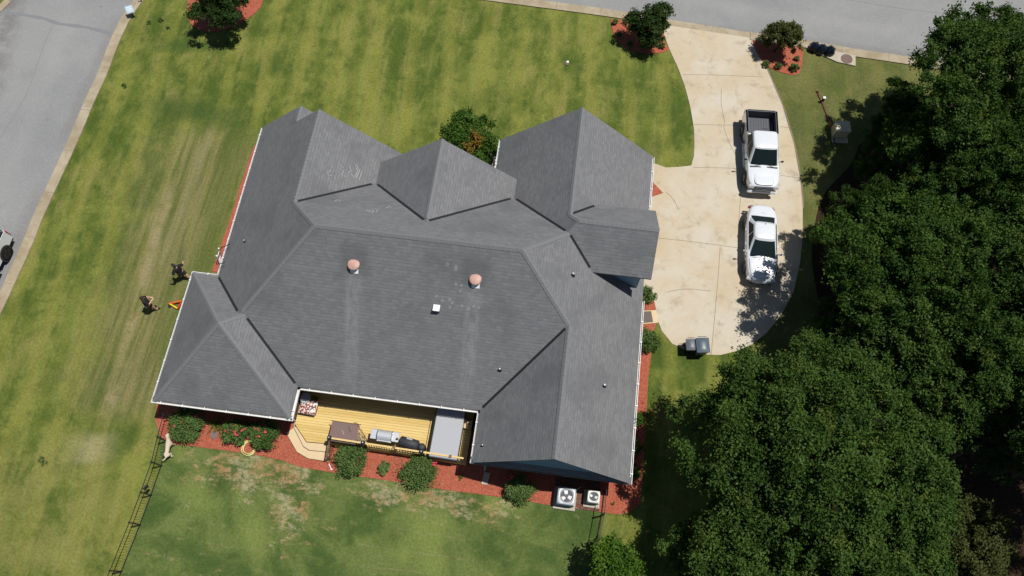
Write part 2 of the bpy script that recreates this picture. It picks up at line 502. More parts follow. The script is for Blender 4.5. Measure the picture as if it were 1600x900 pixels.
M['lamp'] = simple("lamp_lens", (0.62, 0.64, 0.66), 0.12, 0.3)
M['steel'] = simple("stainless_steel", (0.72, 0.74, 0.77), 0.3, 0.55, var=0.05)
M['copper'] = simple("faded_red_dome", (0.50, 0.30, 0.245), 0.6, var=0.35, scale=3.5)
M['greycover'] = simple("grey_vinyl", (0.36, 0.37, 0.40), 0.6, var=0.04)
M['greydark'] = simple("charcoal_vinyl", (0.07, 0.075, 0.09), 0.6)
M['taupe'] = simple("taupe_fabric", (0.175, 0.118, 0.105), 0.8, var=0.05)
M['grill'] = simple("tan_slats", (0.22, 0.165, 0.13), 0.6)
M['acgrey'] = simple("ac_painted_steel", (0.46, 0.49, 0.52), 0.4, 0.1, var=0.05)
M['acwhite'] = simple("ac_beige_steel", (0.66, 0.66, 0.63), 0.4, 0.1, var=0.05)
M['blade'] = simple("fan_blade", (0.82, 0.82, 0.82), 0.5, 0.0)
M['binblue'] = simple("blue_grey_plastic", (0.085, 0.115, 0.145), 0.4, var=0.1)
M['bingrey'] = simple("grey_plastic_lid", (0.12, 0.135, 0.155), 0.45, var=0.1)
M['bag'] = simple("black_bag_plastic", (0.006, 0.010, 0.022), 0.18, var=0.3, bumpy=0.3)
M['rust'] = simple("rusty_iron", (0.15, 0.10, 0.08), 0.8, var=0.25)
M['box'] = simple("tan_steel", (0.50, 0.46, 0.31), 0.5, var=0.04)
M['brickedge'] = simple("edging_brick", (0.26, 0.11, 0.07), 0.85, var=0.4, scale=5)
M['hose'] = simple("yellow_hose", (0.62, 0.56, 0.22), 0.5)
M['skin'] = simple("skin", (0.55, 0.33, 0.24), 0.55)
M['cloth'] = simple("black_cloth", (0.010, 0.009, 0.013), 0.9)
M['cloth2'] = simple("charcoal_cloth", (0.02, 0.02, 0.024), 0.9)
M['shoe'] = simple("shoe", (0.02, 0.02, 0.02), 0.7)
M['hair'] = simple("brown_hair", (0.03, 0.018, 0.012), 0.6)
M['cap_'] = simple("cap_cloth", (0.02, 0.018, 0.024), 0.8)
M['paper'] = simple("white_cloth", (0.7, 0.7, 0.7), 0.8)
M['dogfur'] = simple("cream_fur", (0.58, 0.49, 0.37), 0.95, var=0.25, scale=3)
M['orange'] = simple("orange_fibreglass", (0.75, 0.13, 0.02), 0.5)
M['yellow'] = simple("yellow_fibreglass", (0.75, 0.55, 0.03), 0.5)
M['red'] = simple("red_paint", (0.62, 0.05, 0.02), 0.5)
M['sign'] = simple("pale_blue_sign", (0.46, 0.60, 0.70), 0.4, var=0.03)
M['chalk'] = simple("chalk", (0.5, 0.52, 0.53), 0.95)
M['bark'] = simple("bark", (0.085, 0.06, 0.042), 0.9, var=0.3, bumpy=0.5)
M['soil'] = simple("dark_mat", (0.13, 0.11, 0.095), 0.9)
M['oak'] = leaf_material("oak_leaf", (0.020, 0.052, 0.009), (0.078, 0.138, 0.028), (0.125, 0.155, 0.028))
M['oak2'] = leaf_material("olive_leaf", (0.05, 0.065, 0.018), (0.095, 0.11, 0.035), (0.13, 0.08, 0.03))
M['pale'] = leaf_material("pale_leaf", (0.06, 0.10, 0.04), (0.13, 0.18, 0.075))
M['holly'] = leaf_material("dark_leaf", (0.020, 0.042, 0.010), (0.050, 0.085, 0.022))
M['bushg'] = leaf_material("bush_leaf", (0.065, 0.120, 0.030), (0.150, 0.230, 0.072))
M['brightg'] = leaf_material("bright_leaf", (0.045, 0.105, 0.012), (0.105, 0.185, 0.025))
M['maple'] = leaf_material("maple_leaf", (0.038, 0.090, 0.014), (0.090, 0.165, 0.028))
M['orangeleaf'] = leaf_material("turning_leaf", (0.17, 0.13, 0.02), (0.25, 0.115, 0.03))
M['petal'] = simple("red_petal", (0.62, 0.03, 0.07), 0.5, var=0.3)
M['floral'] = None


def floral():
    m, nt, bs = nm("floral_cushion")
    v = N(nt, 'ShaderNodeTexVoronoi'); v.inputs['Scale'].default_value = 14
    nt.links.new(objc(nt), v.inputs['Vector'])
    sp = N(nt, 'ShaderNodeSeparateColor'); nt.links.new(v.outputs['Color'], sp.inputs[0])
    c = mix(nt, ramp(nt, sp.outputs[0], 0.55, 0.6), (0.72, 0.66, 0.6), (0.32, 0.05, 0.05))
    c = mix(nt, ramp(nt, sp.outputs[1], 0.8, 0.84), c, (0.10, 0.09, 0.08))
    nt.links.new(c, bs.inputs['Base Color'])
    bs.inputs['Roughness'].default_value = 0.85
    return m
M['floral'] = floral()

# ------------------------------------------------------------------ mesh helpers
class MB:
    def __init__(s):
        s.v = []; s.f = []; s.mi = []; s.uv = None

    def add(s, vs, fs, mi=0):
        b = len(s.v)
        s.v += [tuple(x) for x in vs]
        s.f += [tuple(b + i for i in f) for f in fs]
        s.mi += [mi] * len(fs)
        return s

    def box(s, c, d, rz=0.0, mi=0, rot=None, bev=0.0):
        hx, hy, hz = d[0] / 2, d[1] / 2, d[2] / 2
        mt = rot if rot is not None else Matrix.Rotation(rz, 3, 'Z')
        if bev > 0:
            b = min(bev, hx * .9, hy * .9, hz * .9)
            vs = []
            for (zx, ins) in ((-hz, b), (-hz + b, 0), (hz - b, 0), (hz, b)):
                X, Y = hx - ins, hy - ins
                for (sx, sy, cx, cy) in ((1, 1, 0, 1), (1, 1, 1, 0), (1, -1, 1, 0), (1, -1, 0, 1), (-1, -1, 0, 1), (-1, -1, 1, 0), (-1, 1, 1, 0), (-1, 1, 0, 1)):
                    vs.append((sx * (X - b * cy), sy * (Y - b * cx), zx))
            # order round
            fs = []
            for l in range(3):
                for i in range(8):
                    j = (i + 1) % 8
                    fs.append((l * 8 + j, l * 8 + i, (l + 1) * 8 + i, (l + 1) * 8 + j))
            fs.append(tuple(range(8))); fs.append(tuple(reversed(range(24, 32))))
        else:
            vs = [(sx * hx, sy * hy, sz * hz) for sz in (-1, 1) for sy in (-1, 1) for sx in (-1, 1)]
            fs = [(0, 2, 3, 1), (4, 5, 7, 6), (0, 1, 5, 4), (2, 6, 7, 3), (0, 4, 6, 2), (1, 3, 7, 5)]
        vs = [Vector(c) + mt @ Vector(v) for v in vs]
        return s.add(vs, fs, mi)

    def tube(s, pts, r, n=8, mi=0, cap=True):
        pts = [Vector(p) for p in pts]
        rs = r if isinstance(r, (list, tuple)) else [r] * len(pts)
        vs = []; fs = []
        for i, p in enumerate(pts):
            d = (pts[min(i + 1, len(pts) - 1)] - pts[max(i - 1, 0)])
            if d.length < 1e-9: d = Vector((0, 0, 1))
            d.normalize()
            a = d.cross(Vector((0, 0, 1)))
            if a.length < 0.05: a = d.cross(Vector((1, 0, 0)))
            a.normalize(); b = d.cross(a)
            for k in range(n):
                t = 2 * math.pi * k / n
                vs.append(p + (a * math.cos(t) + b * math.sin(t)) * rs[i])
        for i in range(len(pts) - 1):
            for k in range(n):
                k2 = (k + 1) % n
                fs.append((i * n + k, i * n + k2, (i + 1) * n + k2, (i + 1) * n + k))
        if cap:
            fs.append(tuple(reversed(range(n)))); fs.append(tuple(range((len(pts) - 1) * n, len(pts) * n)))
        return s.add(vs, fs, mi)

    def cyl(s, c, r, h, n=20, mi=0, axis='Z', r2=None):
        c = Vector(c)
        d = {'Z': Vector((0, 0, 1)), 'X': Vector((1, 0, 0)), 'Y': Vector((0, 1, 0))}[axis]
        return s.tube([c - d * h / 2, c + d * h / 2], [r, r if r2 is None else r2], n, mi)

    def lathe(s, c, prof, n=20, mi=0):
        c = Vector(c); vs = []; fs = []
        for (r, z) in prof:
            for k in range(n):
                t = 2 * math.pi * k / n
                vs.append(c + Vector((r * math.cos(t), r * math.sin(t), z)))
        for i in range(len(prof) - 1):
            for k in range(n):
                k2 = (k + 1) % n
                fs.append((i * n + k, i * n + k2, (i + 1) * n + k2, (i + 1) * n + k))
        fs.append(tuple(reversed(range(n)))); fs.append(tuple(range((len(prof) - 1) * n, len(prof) * n)))
        return s.add(vs, fs, mi)

    def prism(s, poly, z0, z1, mi=0):
        n = len(poly)
        f0 = z0 if callable(z0) else (lambda x, y: z0)
        f1 = z1 if callable(z1) else (lambda x, y: z1)
        area = sum(poly[i][0] * poly[(i + 1) % n][1] - poly[(i + 1) % n][0] * poly[i][1] for i in range(n))
        if area < 0: poly = list(reversed(poly))
        vs = [(p[0], p[1], f0(p[0], p[1])) for p in poly] + [(p[0], p[1], f1(p[0], p[1])) for p in poly]
        fs = [tuple(reversed(range(n))), tuple(range(n, 2 * n))]
        for i in range(n):
            j = (i + 1) % n
            fs.append((i, j, n + j, n + i))
        return s.add(vs, fs, mi)

    def build(s, name, mats, parent=None, smooth=False, world=False, uvf=None):
        me = bpy.data.meshes.new(name)
        vs = s.v
        if world and parent is not None:
            L = parent.location
            vs = [(v[0] - L.x, v[1] - L.y, v[2] - L.z) for v in vs]
        me.from_pydata(vs, [], s.f)
        if not isinstance(mats, (list, tuple)): mats = [mats]
        for m in mats: me.materials.append(m)
        if len(mats) > 1: me.polygons.foreach_set('material_index', s.mi)
        if smooth: me.polygons.foreach_set('use_smooth', [True] * len(s.f))
        if uvf:
            ul = me.uv_layers.new(name='UVMap')
            for p in me.polygons:
                for li in p.loop_indices:
                    v = s.v[me.loops[li].vertex_index]
                    ul.data[li].uv = uvf(p, v)
        me.update()
        o = bpy.data.objects.new(name, me)
        C.objects.link(o)
        if parent is not None: o.parent = parent
        return o


def tag(o, label=None, cat=None, group=None, kind=None):
    if label: o['label'] = label
    if cat: o['category'] = cat
    if group: o['group'] = group
    if kind: o['kind'] = kind
    return o


def thing(name, loc, label, cat, group=None, rz=0.0):
    o = bpy.data.objects.new(name, None)
    C.objects.link(o)
    o.location = loc
    o.rotation_euler = (0, 0, rz)
    o.empty_display_size = 0.3
    return tag(o, label, cat, group)


def copy_thing(src, loc, rz, label, group=None, scale=None):
    r = src.copy(); C.objects.link(r)
    r.location = loc; r.rotation_euler = (0, 0, rz)
    if scale: r.scale = (scale, scale, scale)
    r['label'] = label
    if group: r['group'] = group
    for ch in list(src.children):
        c = ch.copy(); C.objects.link(c); c.parent = r
        for g in list(ch.children):
            d = g.copy(); C.objects.link(d); d.parent = c
    return r


def struct(name, mb, mat, smooth=False):
    o = mb.build(name, mat, smooth=smooth)
    o['kind'] = 'structure'
    return o


def gp(pts, z=0.0):
    return [tuple(at(x, y, z)[:2]) for x, y in pts]


def smooth_line(pts, n=6):
    """Catmull-Rom through picture points"""
    out = []
    P = [pts[0]] + list(pts) + [pts[-1]]
    for i in range(1, len(P) - 2):
        p0, p1, p2, p3 = P[i - 1], P[i], P[i + 1], P[i + 2]
        for k in range(n):
            t = k / n
            out.append(tuple(0.5 * ((2 * p1[j]) + (-p0[j] + p2[j]) * t + (2 * p0[j] - 5 * p1[j] + 4 * p2[j] - p3[j]) * t * t + (-p0[j] + 3 * p1[j] - 3 * p2[j] + p3[j]) * t ** 3) for j in (0, 1)))
    out.append(tuple(pts[-1]))
    return out


def ribbon(mb, pts, w, z0, z1, mi=0):
    """closed strip of width w along ground points (list of (x,y))"""
    pts = [Vector((p[0], p[1])) for p in pts]
    n = len(pts); L = []; Rr = []
    for i in range(n):
        d = (pts[min(i + 1, n - 1)] - pts[max(i - 1, 0)]).normalized()
        nn = Vector((-d.y, d.x))
        ww = w[i] if isinstance(w, list) else w
        L.append(pts[i] + nn * ww / 2); Rr.append(pts[i] - nn * ww / 2)
    vs = []
    for i in range(n):
        vs += [(L[i].x, L[i].y, z0), (L[i].x, L[i].y, z1), (Rr[i].x, Rr[i].y, z1), (Rr[i].x, Rr[i].y, z0)]
    fs = []
    for i in range(n - 1):
        a = i * 4; b = a + 4
        fs += [(a, b, b + 1, a + 1), (a + 1, b + 1, b + 2, a + 2), (a + 2, b + 2, b + 3, a + 3)]
    fs += [(0, 1, 2, 3), ((n - 1) * 4 + 3, (n - 1) * 4 + 2, (n - 1) * 4 + 1, (n - 1) * 4)]
    return mb.add(vs, fs, mi)

# ------------------------------------------------------------------ ground, streets, beds
g = MB()
s_ = 400
g.add([(-s_, -s_, 0), (s_, -s_, 0), (s_, s_, 0), (-s_, s_, 0)], [(0, 1, 2, 3)])
struct('front_lawn', g, M['grass'])

# back lawn between the two fences
bl = gp([(246, 660), (271, 690), (600, 700), (985, 740), (944, 790), (935, 845), (905, 1000), (860, 1300), (60, 1300), (188, 897), (219, 822), (252, 728)])
struct('back_lawn', MB().add([(x, y, 0.004) for x, y in bl][::-1], [tuple(range(len(bl)))]), M['backgrass'])

# the streets: left street, corner, top street
kerb_lawn = smooth_line([(-60, 600), (3, 470), (20, 433), (45, 378), (62, 335), (114, 222), (140, 160), (160, 117), (180, 65), (200, 25), (222, -5), (250, -32), (300, -52), (380, -55), (500, -40), (700, -12), (800, 1), (950, 21), (1042, 36)], 5)
kl = gp(kerb_lawn)
kerb_w = 0.62
street = gp([(-50, 602), (2, 465), (18, 425), (57, 332), (106, 224), (155, 114), (178, 52), (206, 12), (245, -36), (300, -56), (380, -60), (500, -45), (800, -4), (1040, 34), (1175, 55), (1260, 68), (1340, 82), (1430, 95), (1560, 116), (1900, 168), (1900, -60), (1500, -20), (1150, -70), (800, -130), (300, -190), (80, -130), (10, 3), (-60, 130), (-150, 330)])
st = MB(); st.add([(x, y, 0.006) for x, y in street], [tuple(range(len(street)))])
struct('street', st, M['asphalt'])
ks = MB()
ribbon(ks, kl, kerb_w, -0.02, 0.07)
k2 = gp(smooth_line([(1172, 57), (1260, 70), (1335, 83), (1430, 97), (1560, 118), (1800, 155)], 4))
ribbon(ks, k2, kerb_w, -0.02, 0.07)
k3 = gp(smooth_line([(1042, 36), (1100, 45), (1172, 57)], 4))
ribbon(ks, k3, kerb_w, -0.02, 0.022)
struct('kerb', ks, M['kerb'])
kj = MB()
def kjoints(line, top):
    acc = 0.0; P = [Vector(q) for q in line]
    for a, b in zip(P, P[1:]):
        L = (b - a).length; d = (b - a).normalized(); t = 3.0 - acc
        while t < L:
            q = a + d * t; kj.box((q.x, q.y, top), (.022, kerb_w + .004, .006), math.atan2(d.y, d.x)); t += 3.0
        acc = (acc + L) % 3.0
kjoints(kl, .071); kjoints(k2, .071); kjoints(k3, .023)
struct('kerb_joint', kj, M['crack2'])
fk = MB(); ribbon(fk, gp([(14, 1), (-8, 22), (-66, 130), (-156, 330)]), 0.5, -0.02, 0.06)
struct('kerb', fk, M['kerb'])
crk = MB()
ribbon(crk, gp(smooth_line([(4, 19), (40, 24), (68, 29), (92, 37), (130, 42), (173, 52)], 4)), [0.16, 0.2, 0.25, 0.3] * 5 + [0.2], 0.0, 0.010)
ribbon(crk, gp(smooth_line([(80, 42), (60, 95), (40, 150), (0, 216), (-30, 270)], 4)), 0.035, 0.0, 0.0101)
ribbon(crk, gp(smooth_line([(1280, -6), (1340, 2), (1400, 12), (1480, 22)], 4)), 0.04, 0.0, 0.0101)
struct('street_crack', crk, M['crack'])
oil = MB()
for (x, y, r) in ((158, 10, .09), (74, 187, .08), (80, 165, .05), (0, 198, .07), (935, 8, .06), (1206, 1, .07), (951, 9, .05)):
    oil.cyl(at(x, y, 0.008), r, 0.004, 9)
struct('street_stain', oil, M['crack'])

drive = gp([(1031, 38), (1045, 75), (1060, 108), (1070, 135), (1078, 165), (1084, 200), (1085, 225), (1084, 245), (1080, 259), (1063, 261), (1040, 262), (1024, 256), (990, 262), (980, 440), (1014, 455), (1022, 470), (1026, 497), (1034, 517), (1050, 537), (1075, 549), (1100, 554), (1125, 555), (1150, 549), (1175, 538), (1198, 520), (1222, 490), (1240, 455), (1250, 410), (1254, 370), (1254, 325), (1250, 280), (1240, 225), (1222, 165), (1203, 120), (1188, 88), (1175, 60)])
struct('driveway', MB().prism(drive, -0.05, 0.028), M['drive'])
ed = MB()
ribbon(ed, gp(smooth_line([(1176, 60), (1189, 88), (1204, 120), (1223, 165), (1241, 225), (1251, 280), (1255, 325)], 4)), 0.10, -0.02, 0.024)
struct('driveway_edge', ed, M['crack2'])
jt = MB()
for L in ([(1067, 117), (1130, 118), (1193, 121)], [(1085, 195), (1140, 196), (1160, 196)], [(1218, 198), (1238, 201)], [(1083, 262), (1140, 263), (1160, 265)], [(1219, 274), (1249, 279)], [(1026, 372), (1090, 379), (1163, 389)],
          [(1127, 140), (1127, 165), (1132, 190), (1131, 200), (1140, 225), (1152, 250), (1158, 290), (1155, 330), (1153, 387)], [(1125, 386), (1122, 430), (1117, 490), (1111, 554)], [(1040, 300), (1052, 312), (1060, 328)], [(1040, 457), (1060, 453), (1080, 452), (1110, 455)]):
    ribbon(jt, gp(smooth_line(L, 4)), 0.026, 0.0, 0.031)
struct('driveway_joint', jt, M['crack2'])

mul = {}
def bed(pts, z=0.035, mat='mulch', sm=True, name='mulch_bed'):
    pp = smooth_line(list(pts) + [pts[0]], 4)[:-1] if sm else pts
    return struct(name, MB().prism(gp(pp), -0.05, z), M[mat])
bed([(293, 20), (300, 40), (330, 50), (365, 42), (395, 24), (410, 5), (408, -18), (380, -40), (330, -45), (298, -25)])
bed([(954, 30), (980, 33), (1031, 41), (1038, 65), (1043, 79), (1020, 84), (995, 81), (972, 70), (958, 50)])
bed([(1175, 62), (1200, 66), (1250, 72), (1253, 95), (1247, 116), (1222, 114), (1196, 102), (1182, 82)])
bed([(246, 625), (243, 655), (250, 680), (264, 695), (290, 696), (345, 703), (400, 711), (440, 719), (470, 730), (530, 740), (600, 750), (700, 766), (800, 779), (868, 791), (868, 740), (868, 690), (560, 650), (300, 640)], sm=False)
bed([(936, 800), (968, 804), (985, 800), (1000, 788), (1004, 740), (1009, 660), (1013, 590), (1018, 550), (1016, 520), (1012, 509), (990, 509), (975, 600), (960, 740), (938, 745)], sm=False)
bed([(868, 791), (936, 800), (940, 745), (868, 735)], 0.03, 'gravel', False, 'gravel_bed')
bed([(1000, 452), (1013, 455), (1022, 470), (1025, 484), (1005, 486)], 0.04, sm=False)
bed([(1000, 506), (1026, 505), (1021, 520), (1016, 545), (1000, 545)], 0.031, sm=False)
bed([(1018, 283), (1036, 302), (1018, 308)], 0.045, sm=False)
bed([(398, 226), (390, 248), (376, 290), (360, 342), (345, 385), (331, 424), (360, 432), (430, 260)], 0.035, sm=False)
bed([(766, 222), (800, 226), (800, 290), (760, 290)], 0.02, 'pad', False, 'walkway')

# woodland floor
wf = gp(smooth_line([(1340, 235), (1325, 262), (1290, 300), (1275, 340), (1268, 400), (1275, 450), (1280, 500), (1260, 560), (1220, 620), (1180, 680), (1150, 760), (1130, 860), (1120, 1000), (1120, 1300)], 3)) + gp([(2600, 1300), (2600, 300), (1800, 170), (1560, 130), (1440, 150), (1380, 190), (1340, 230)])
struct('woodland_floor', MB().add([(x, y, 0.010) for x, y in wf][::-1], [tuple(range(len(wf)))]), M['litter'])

ep = at(1018, 496, 0.0)
struct('door_landing', MB().prism(gp([(990, 487), (1025, 485), (1028, 505), (990, 508)]), 0, 0.07), M['steps2'])
tag(MB().prism(gp([(995, 488), (1017, 487), (1020, 504), (995, 506)]), 0.07, 0.10).build('door_mat', M['soil']), 'dark brown door mat on the pale landing at the side door', 'mat')

# ------------------------------------------------------------------ THE HOUSE
P_ = 0.886
def u(v): return v * SC
xW, xW2, xE = u(-.474), u(-.5111), u(.1367)
yS, yS2, yS3 = u(.2196), u(.1764), u(.1523)
yN2, xL2e, xR3w = u(.3694), u(-.3174), u(-.0741)
yG1, yG1b, yC, yG2 = u(.5926), u(.6203), u(.5613), u(.6467)
xG2w, xG1e, yN = u(-.1032), u(-.2251), u(.5679)
xCw, xCe, xD = u(-.3124), u(-.025), u(.1340)
yDN, yDS = u(.5143), u(.4111)
pf = .828
fW = lambda x, y: EZ + P_ * (x - xW)
fE = lambda x, y: EZ + P_ * (xE - x)
fS = lambda x, y: EZ + P_ * (y - yS)
fN = lambda x, y: EZ + P_ * (yN - y)
fG1E = lambda x, y: EZ + P_ * (xG1e - x)
fCW = lambda x, y: EZ + pf * (x - xCw)
fCE = lambda x, y: EZ + pf * (xCe - x)
fG2W = lambda x, y: EZ + P_ * (x - xG2w)
fL2W = lambda x, y: EZ + P_ * (x - xW2)
fL2S = lambda x, y: EZ + P_ * (y - yS2)
fL2N = lambda x, y: EZ + P_ * (yN2 - y)
fL2E = lambda x, y: EZ + P_ * (xL2e - x)
fR3W = lambda x, y: EZ + P_ * (x - xR3w)
pD = .8724
fDN = lambda x, y: CAMZ + SC * (-.4791) - pD * y
fDS = lambda x, y: CAMZ + SC * (-1.2862) + pD * y
gi = 0.11   # roof edge stops this far inside the outer gutter line

house = thing('brick_house', ((xW + xE) / 2, 14.0, 0), 'one storey brick house under a many gabled dark grey shingle roof with white gutters', 'house')
roof_parts = []
def sheet(poly, fn, axis, name='roof', th=0.10):
    mb = MB().prism(poly, lambda x, y: fn(x, y) - th, lambda x, y: fn(x, y))
    k = math.sqrt(1 + P_ * P_)
    if axis == 'x': uvf = lambda p, v: (v[1], v[0] * k)
    elif axis == '-x': uvf = lambda p, v: (v[1], -v[0] * k)
    elif axis == 'y': uvf = lambda p, v: (v[0], v[1] * k)
    else: uvf = lambda p, v: (v[0], -v[1] * k)
    return mb, uvf

xg1 = (xW + xG1e) / 2; xr3 = (xR3w + xE) / 2; xg2 = (xG2w + xE) / 2
xc = (xCw + xCe) / 2
yr = (yS + yN) / 2; h_ = (yN - yS) / 2
RWp = (xW + h_, yr); REp = (xE - h_, yr)
g1p = (xg1, yN - (xg1 - xW)); g1n = (xg1, yG1)
xb = xW + 3.05
v3p = (xg2, yN - (xE - xg2)); g2n = (xg2, yG2)
r3p = (xr3, yS + (xE - xr3)); r3s = (xr3, yS3 + 0.12)
g2s = (xg2, u(.475)); d1 = (u(.029), u(.463)); d1b = (xg2, u(.4495))
yr3 = yS3 + 0.06
sheets = [
    ([(xW + gi, yG1b), (xW + gi, yS + gi), RWp, g1p, g1n, (xb, yG1), (xb, yG1b)], fW, 'x'),
    ([(xb, yG1b), (xb, yG1 - 1.2), (xb + 2.6, yG1 - 1.2), (xb + 2.6, yG1b)], lambda x, y: fW(xb, 0) - P_ * (x - xb), '-x'),
    ([(xL2e - 2.9, yS + gi), (xR3w + 2, yS + gi), (xR3w + gi, yS + gi), r3p, REp, RWp, (xW + .4, yS + .4)], fS, 'y'),
    ([(xE - gi, yS3 + 0.02), (xE - gi, yG2), g2n, v3p, REp, r3p, r3s], fE, '-x'),
    ([RWp, REp, (xE - 0.5, yN - 0.5), (xE - 2, yN - .3), (xW + 4, yN - .3), (xW + .5, yN - .5)], fN, '-y'),
    ([g1p, (xg1, yG1), (xG1e - gi, yG1), (xG1e - gi, yr), (xg1 + 0.5, yr)], fG1E, '-x'),
    ([(xc, yC), (xc, yr + 1.2), (xCw + gi, yr + 1.2), (xCw + gi, yC)], fCW, 'x'),
    ([(xc, yC), (xc, yr + 1.2), (xCe - gi, yr + 1.2), (xCe - gi, yC)], fCE, '-x'),
    ([g2n, g2s, d1, d1b, (xg2 - 1.2, v3p[1] - 1.2), (xG2w + gi, v3p[1] - 1.2), (xG2w + gi, yG2)], fG2W, 'x'),
    ([d1, g2s, (u(.0552), yDN), (xD, yDN), (xD, d1[1])], fDN, '-y'),
    ([d1, d1b, (u(.0552), yDS), (xD, yDS), (xD, d1[1])], fDS, 'y'),
    ([(xR3w + gi, yS3 + 0.02), r3s, r3p, (xR3w + gi, yS + 1.2)], fR3W, 'x'),
]
ax_, ay_ = (xW2 + xL2e) / 2, (yN2 + yS2) / 2
apx = (ax_, ay_)
cs = [(xW2, yN2), (xW2, yS2), (xL2e, yS2), (xL2e, yN2)]
def ins(p):
    return (p[0] + gi * (1 if p[0] < ax_ else -1), p[1] + gi * (1 if p[1] < ay_ else -1))
ci = [ins(c) for c in cs]
hL = min((xL2e - xW2) / 2, (yN2 - yS2) / 2)
sheets += [([ci[0], ci[1], apx], fL2W, 'x'), ([ci[1], ci[2], apx], fL2S, 'y'), ([ci[2], ci[3], apx], fL2E, '-x'), ([ci[3], ci[0], apx], fL2N, '-y')]

# one roof mesh (with shingle uv)
rv = MB(); ruv = []
for poly, fn, ax in sheets:
    mb, uvf = sheet(poly, fn, ax)
    start = len(rv.v)
    rv.add(mb.v, mb.f)
    ruv += [uvf(None, v) for v in mb.v]
roof = rv.build('roof', M['shingle'], house, world=True)
ul = roof.data.uv_layers.new(name='UVMap')
vi = np.zeros(len(roof.data.loops), dtype=np.int32)
roof.data.loops.foreach_get('vertex_index', vi)
ul.data.foreach_set('uv', np.array(ruv, dtype=np.float32)[vi].ravel())


def under(parent, mb, name, mat, smooth=False):
    """build world-space mesh as grandchild"""
    o = mb.build(name, mat, None, smooth)
    o.parent = parent
    o.matrix_parent_inverse = Matrix.Translation(-house.location)
    return o


def crease(mb, p0, p1, fa, fb, w, up, seg=None):
    """folded strip along a ridge, hip or valley; fa is the plane on the left of p0->p1"""
    p0 = Vector(p0[:2]); p1 = Vector(p1[:2])
    d = (p1 - p0); L = d.length; d.normalize(); nn = Vector((-d.y, d.x))
    n = 1 if seg is None else max(1, int(L / seg))
    for i in range(n):
        a = p0 + d * (L * i / n); b = p0 + d * (L * (i + 1) / n)
        u0 = up; u1 = up + (0.012 if seg else 0)
        vs = []
        for q, uu in ((a, u1), (b, u0)):
            l = q + nn * w; r = q - nn * w
            for pt, fn in ((l, fa), (q, fa), (r, fb)):
                vs.append((pt.x, pt.y, fn(pt.x, pt.y) + uu))
        vs += [(v[0], v[1], v[2] - 0.03) for v in vs]
        fs = [(0, 1, 4, 3), (1, 2, 5, 4), (9, 10, 7, 6), (10, 11, 8, 7), (0, 3, 9, 6), (2, 8, 11, 5), (0, 6, 7, 1), (1, 7, 8, 2), (3, 4, 10, 9), (4, 5, 11, 10)]
        mb.add(vs, fs)
    return mb

Z3 = Vector
ridges = [(RWp, REp, fN, fS, 'main'), (RWp, g1p, fW, fN, 'h'), (g1p, (xg1, yG1), fW, fG1E, 'r'), ((xL2e - 2.95, yS + 2.93), RWp, fW, fS, 'h'),
          (ci[0], apx, fL2N, fL2W, 'h'), (ci[1], apx, fL2W, fL2S, 'h'), (ci[2], apx, fL2S, fL2E, 'h'), ((xL2e - 2.7, yN2 - 2.7), apx, fL2E, fL2N, 'h'),
          (r3p, REp, fS, fE, 'h'), (r3s, r3p, fR3W, fE, 'r'), (v3p, REp, fE, fN, 'h'), ((xc, yC), (xc, yC - 4.6), fCE, fCW, 'r'),
          (g2n, g2s, fE, fG2W, 'r'), (g2s, d1, fDN, fG2W, 'h'), (d1, (xD, d1[1]), fDN, fDS, 'r'), ((xb, yG1b), (xb, yG1 + 0.05), lambda x, y: fW(xb, 0) - P_ * (x - xb), fW, 'r')]
for a, b, fa, fb, k in ridges:
    mb = MB(); crease(mb, a, b, fa, fb, 0.13, 0.022, 0.22)
    under(roof, mb, 'ridge_cap', M['cap'])


def isect(f1, f2, x=None, y=None):
    """point on both planes at given x or y (horizontal)"""
    lo, hi = -40, 40
    g_ = (lambda t: f1(x, t) - f2(x, t)) if x is not None else (lambda t: f1(t, y) - f2(t, y))
    a, b = g_(lo), g_(hi)
    t = lo + (hi - lo) * (-a) / (b - a)
    return (x, t) if x is not None else (t, y)
def tri(f1, f2, f3):
    A = []; 
    for f in (f1, f2, f3):
        c = f(0, 0); A.append((f(1, 0) - c, f(0, 1) - c, c))
    m = Matrix(((A[0][0] - A[1][0], A[0][1] - A[1][1]), (A[0][0] - A[2][0], A[0][1] - A[2][1])))
    r = m.inverted() @ Vector((A[1][2] - A[0][2], A[2][2] - A[0][2]))
    return (r.x, r.y)
V1 = tri(fN, fG1E, fCW); VC = tri(fN, fCW, fCE); V2 = tri(fN, fCE, fG2W)
sadN = tri(fW, fL2N, fS); sadE = tri(fS, fL2E, fL2N)
vw = 0.06
vals = [(g1p, V1, fN, fG1E), (V1, VC, fN, fCW), (VC, V2, fN, fCE), (V2, v3p, fN, fG2W), (g2s, (u(.053), u(.512)), fE, fDN), (d1b, (u(.0552), yDS), fDS, fE),
        ((xW + .1, yN2 - .1), sadN, fW, fL2N), ((xL2e - .1, yS + .1), sadE, fL2E, fS), ((xR3w + .1, yS + .1), r3p, fS, fR3W)]
def vcrease(p0, p1, f1, f2):
    p0 = Vector(p0); p1 = Vector(p1)
    d = (p1 - p0).normalized(); nn = Vector((-d.y, d.x))
    p0 = p0 + d * 0.18; p1 = p1 - d * 0.22
    m_ = (p0 + p1) / 2; q = m_ + nn * 0.3
    fa, fb = (f1, f2) if f1(q.x, q.y) > f2(q.x, q.y) else (f2, f1)
    mb = MB(); crease(mb, p0, p1, fa, fb, vw, 0.02)
    return mb
for a, b, f1, f2 in vals:
    under(roof, vcrease(a, b, f1, f2), 'valley_flashing', M['valley'])

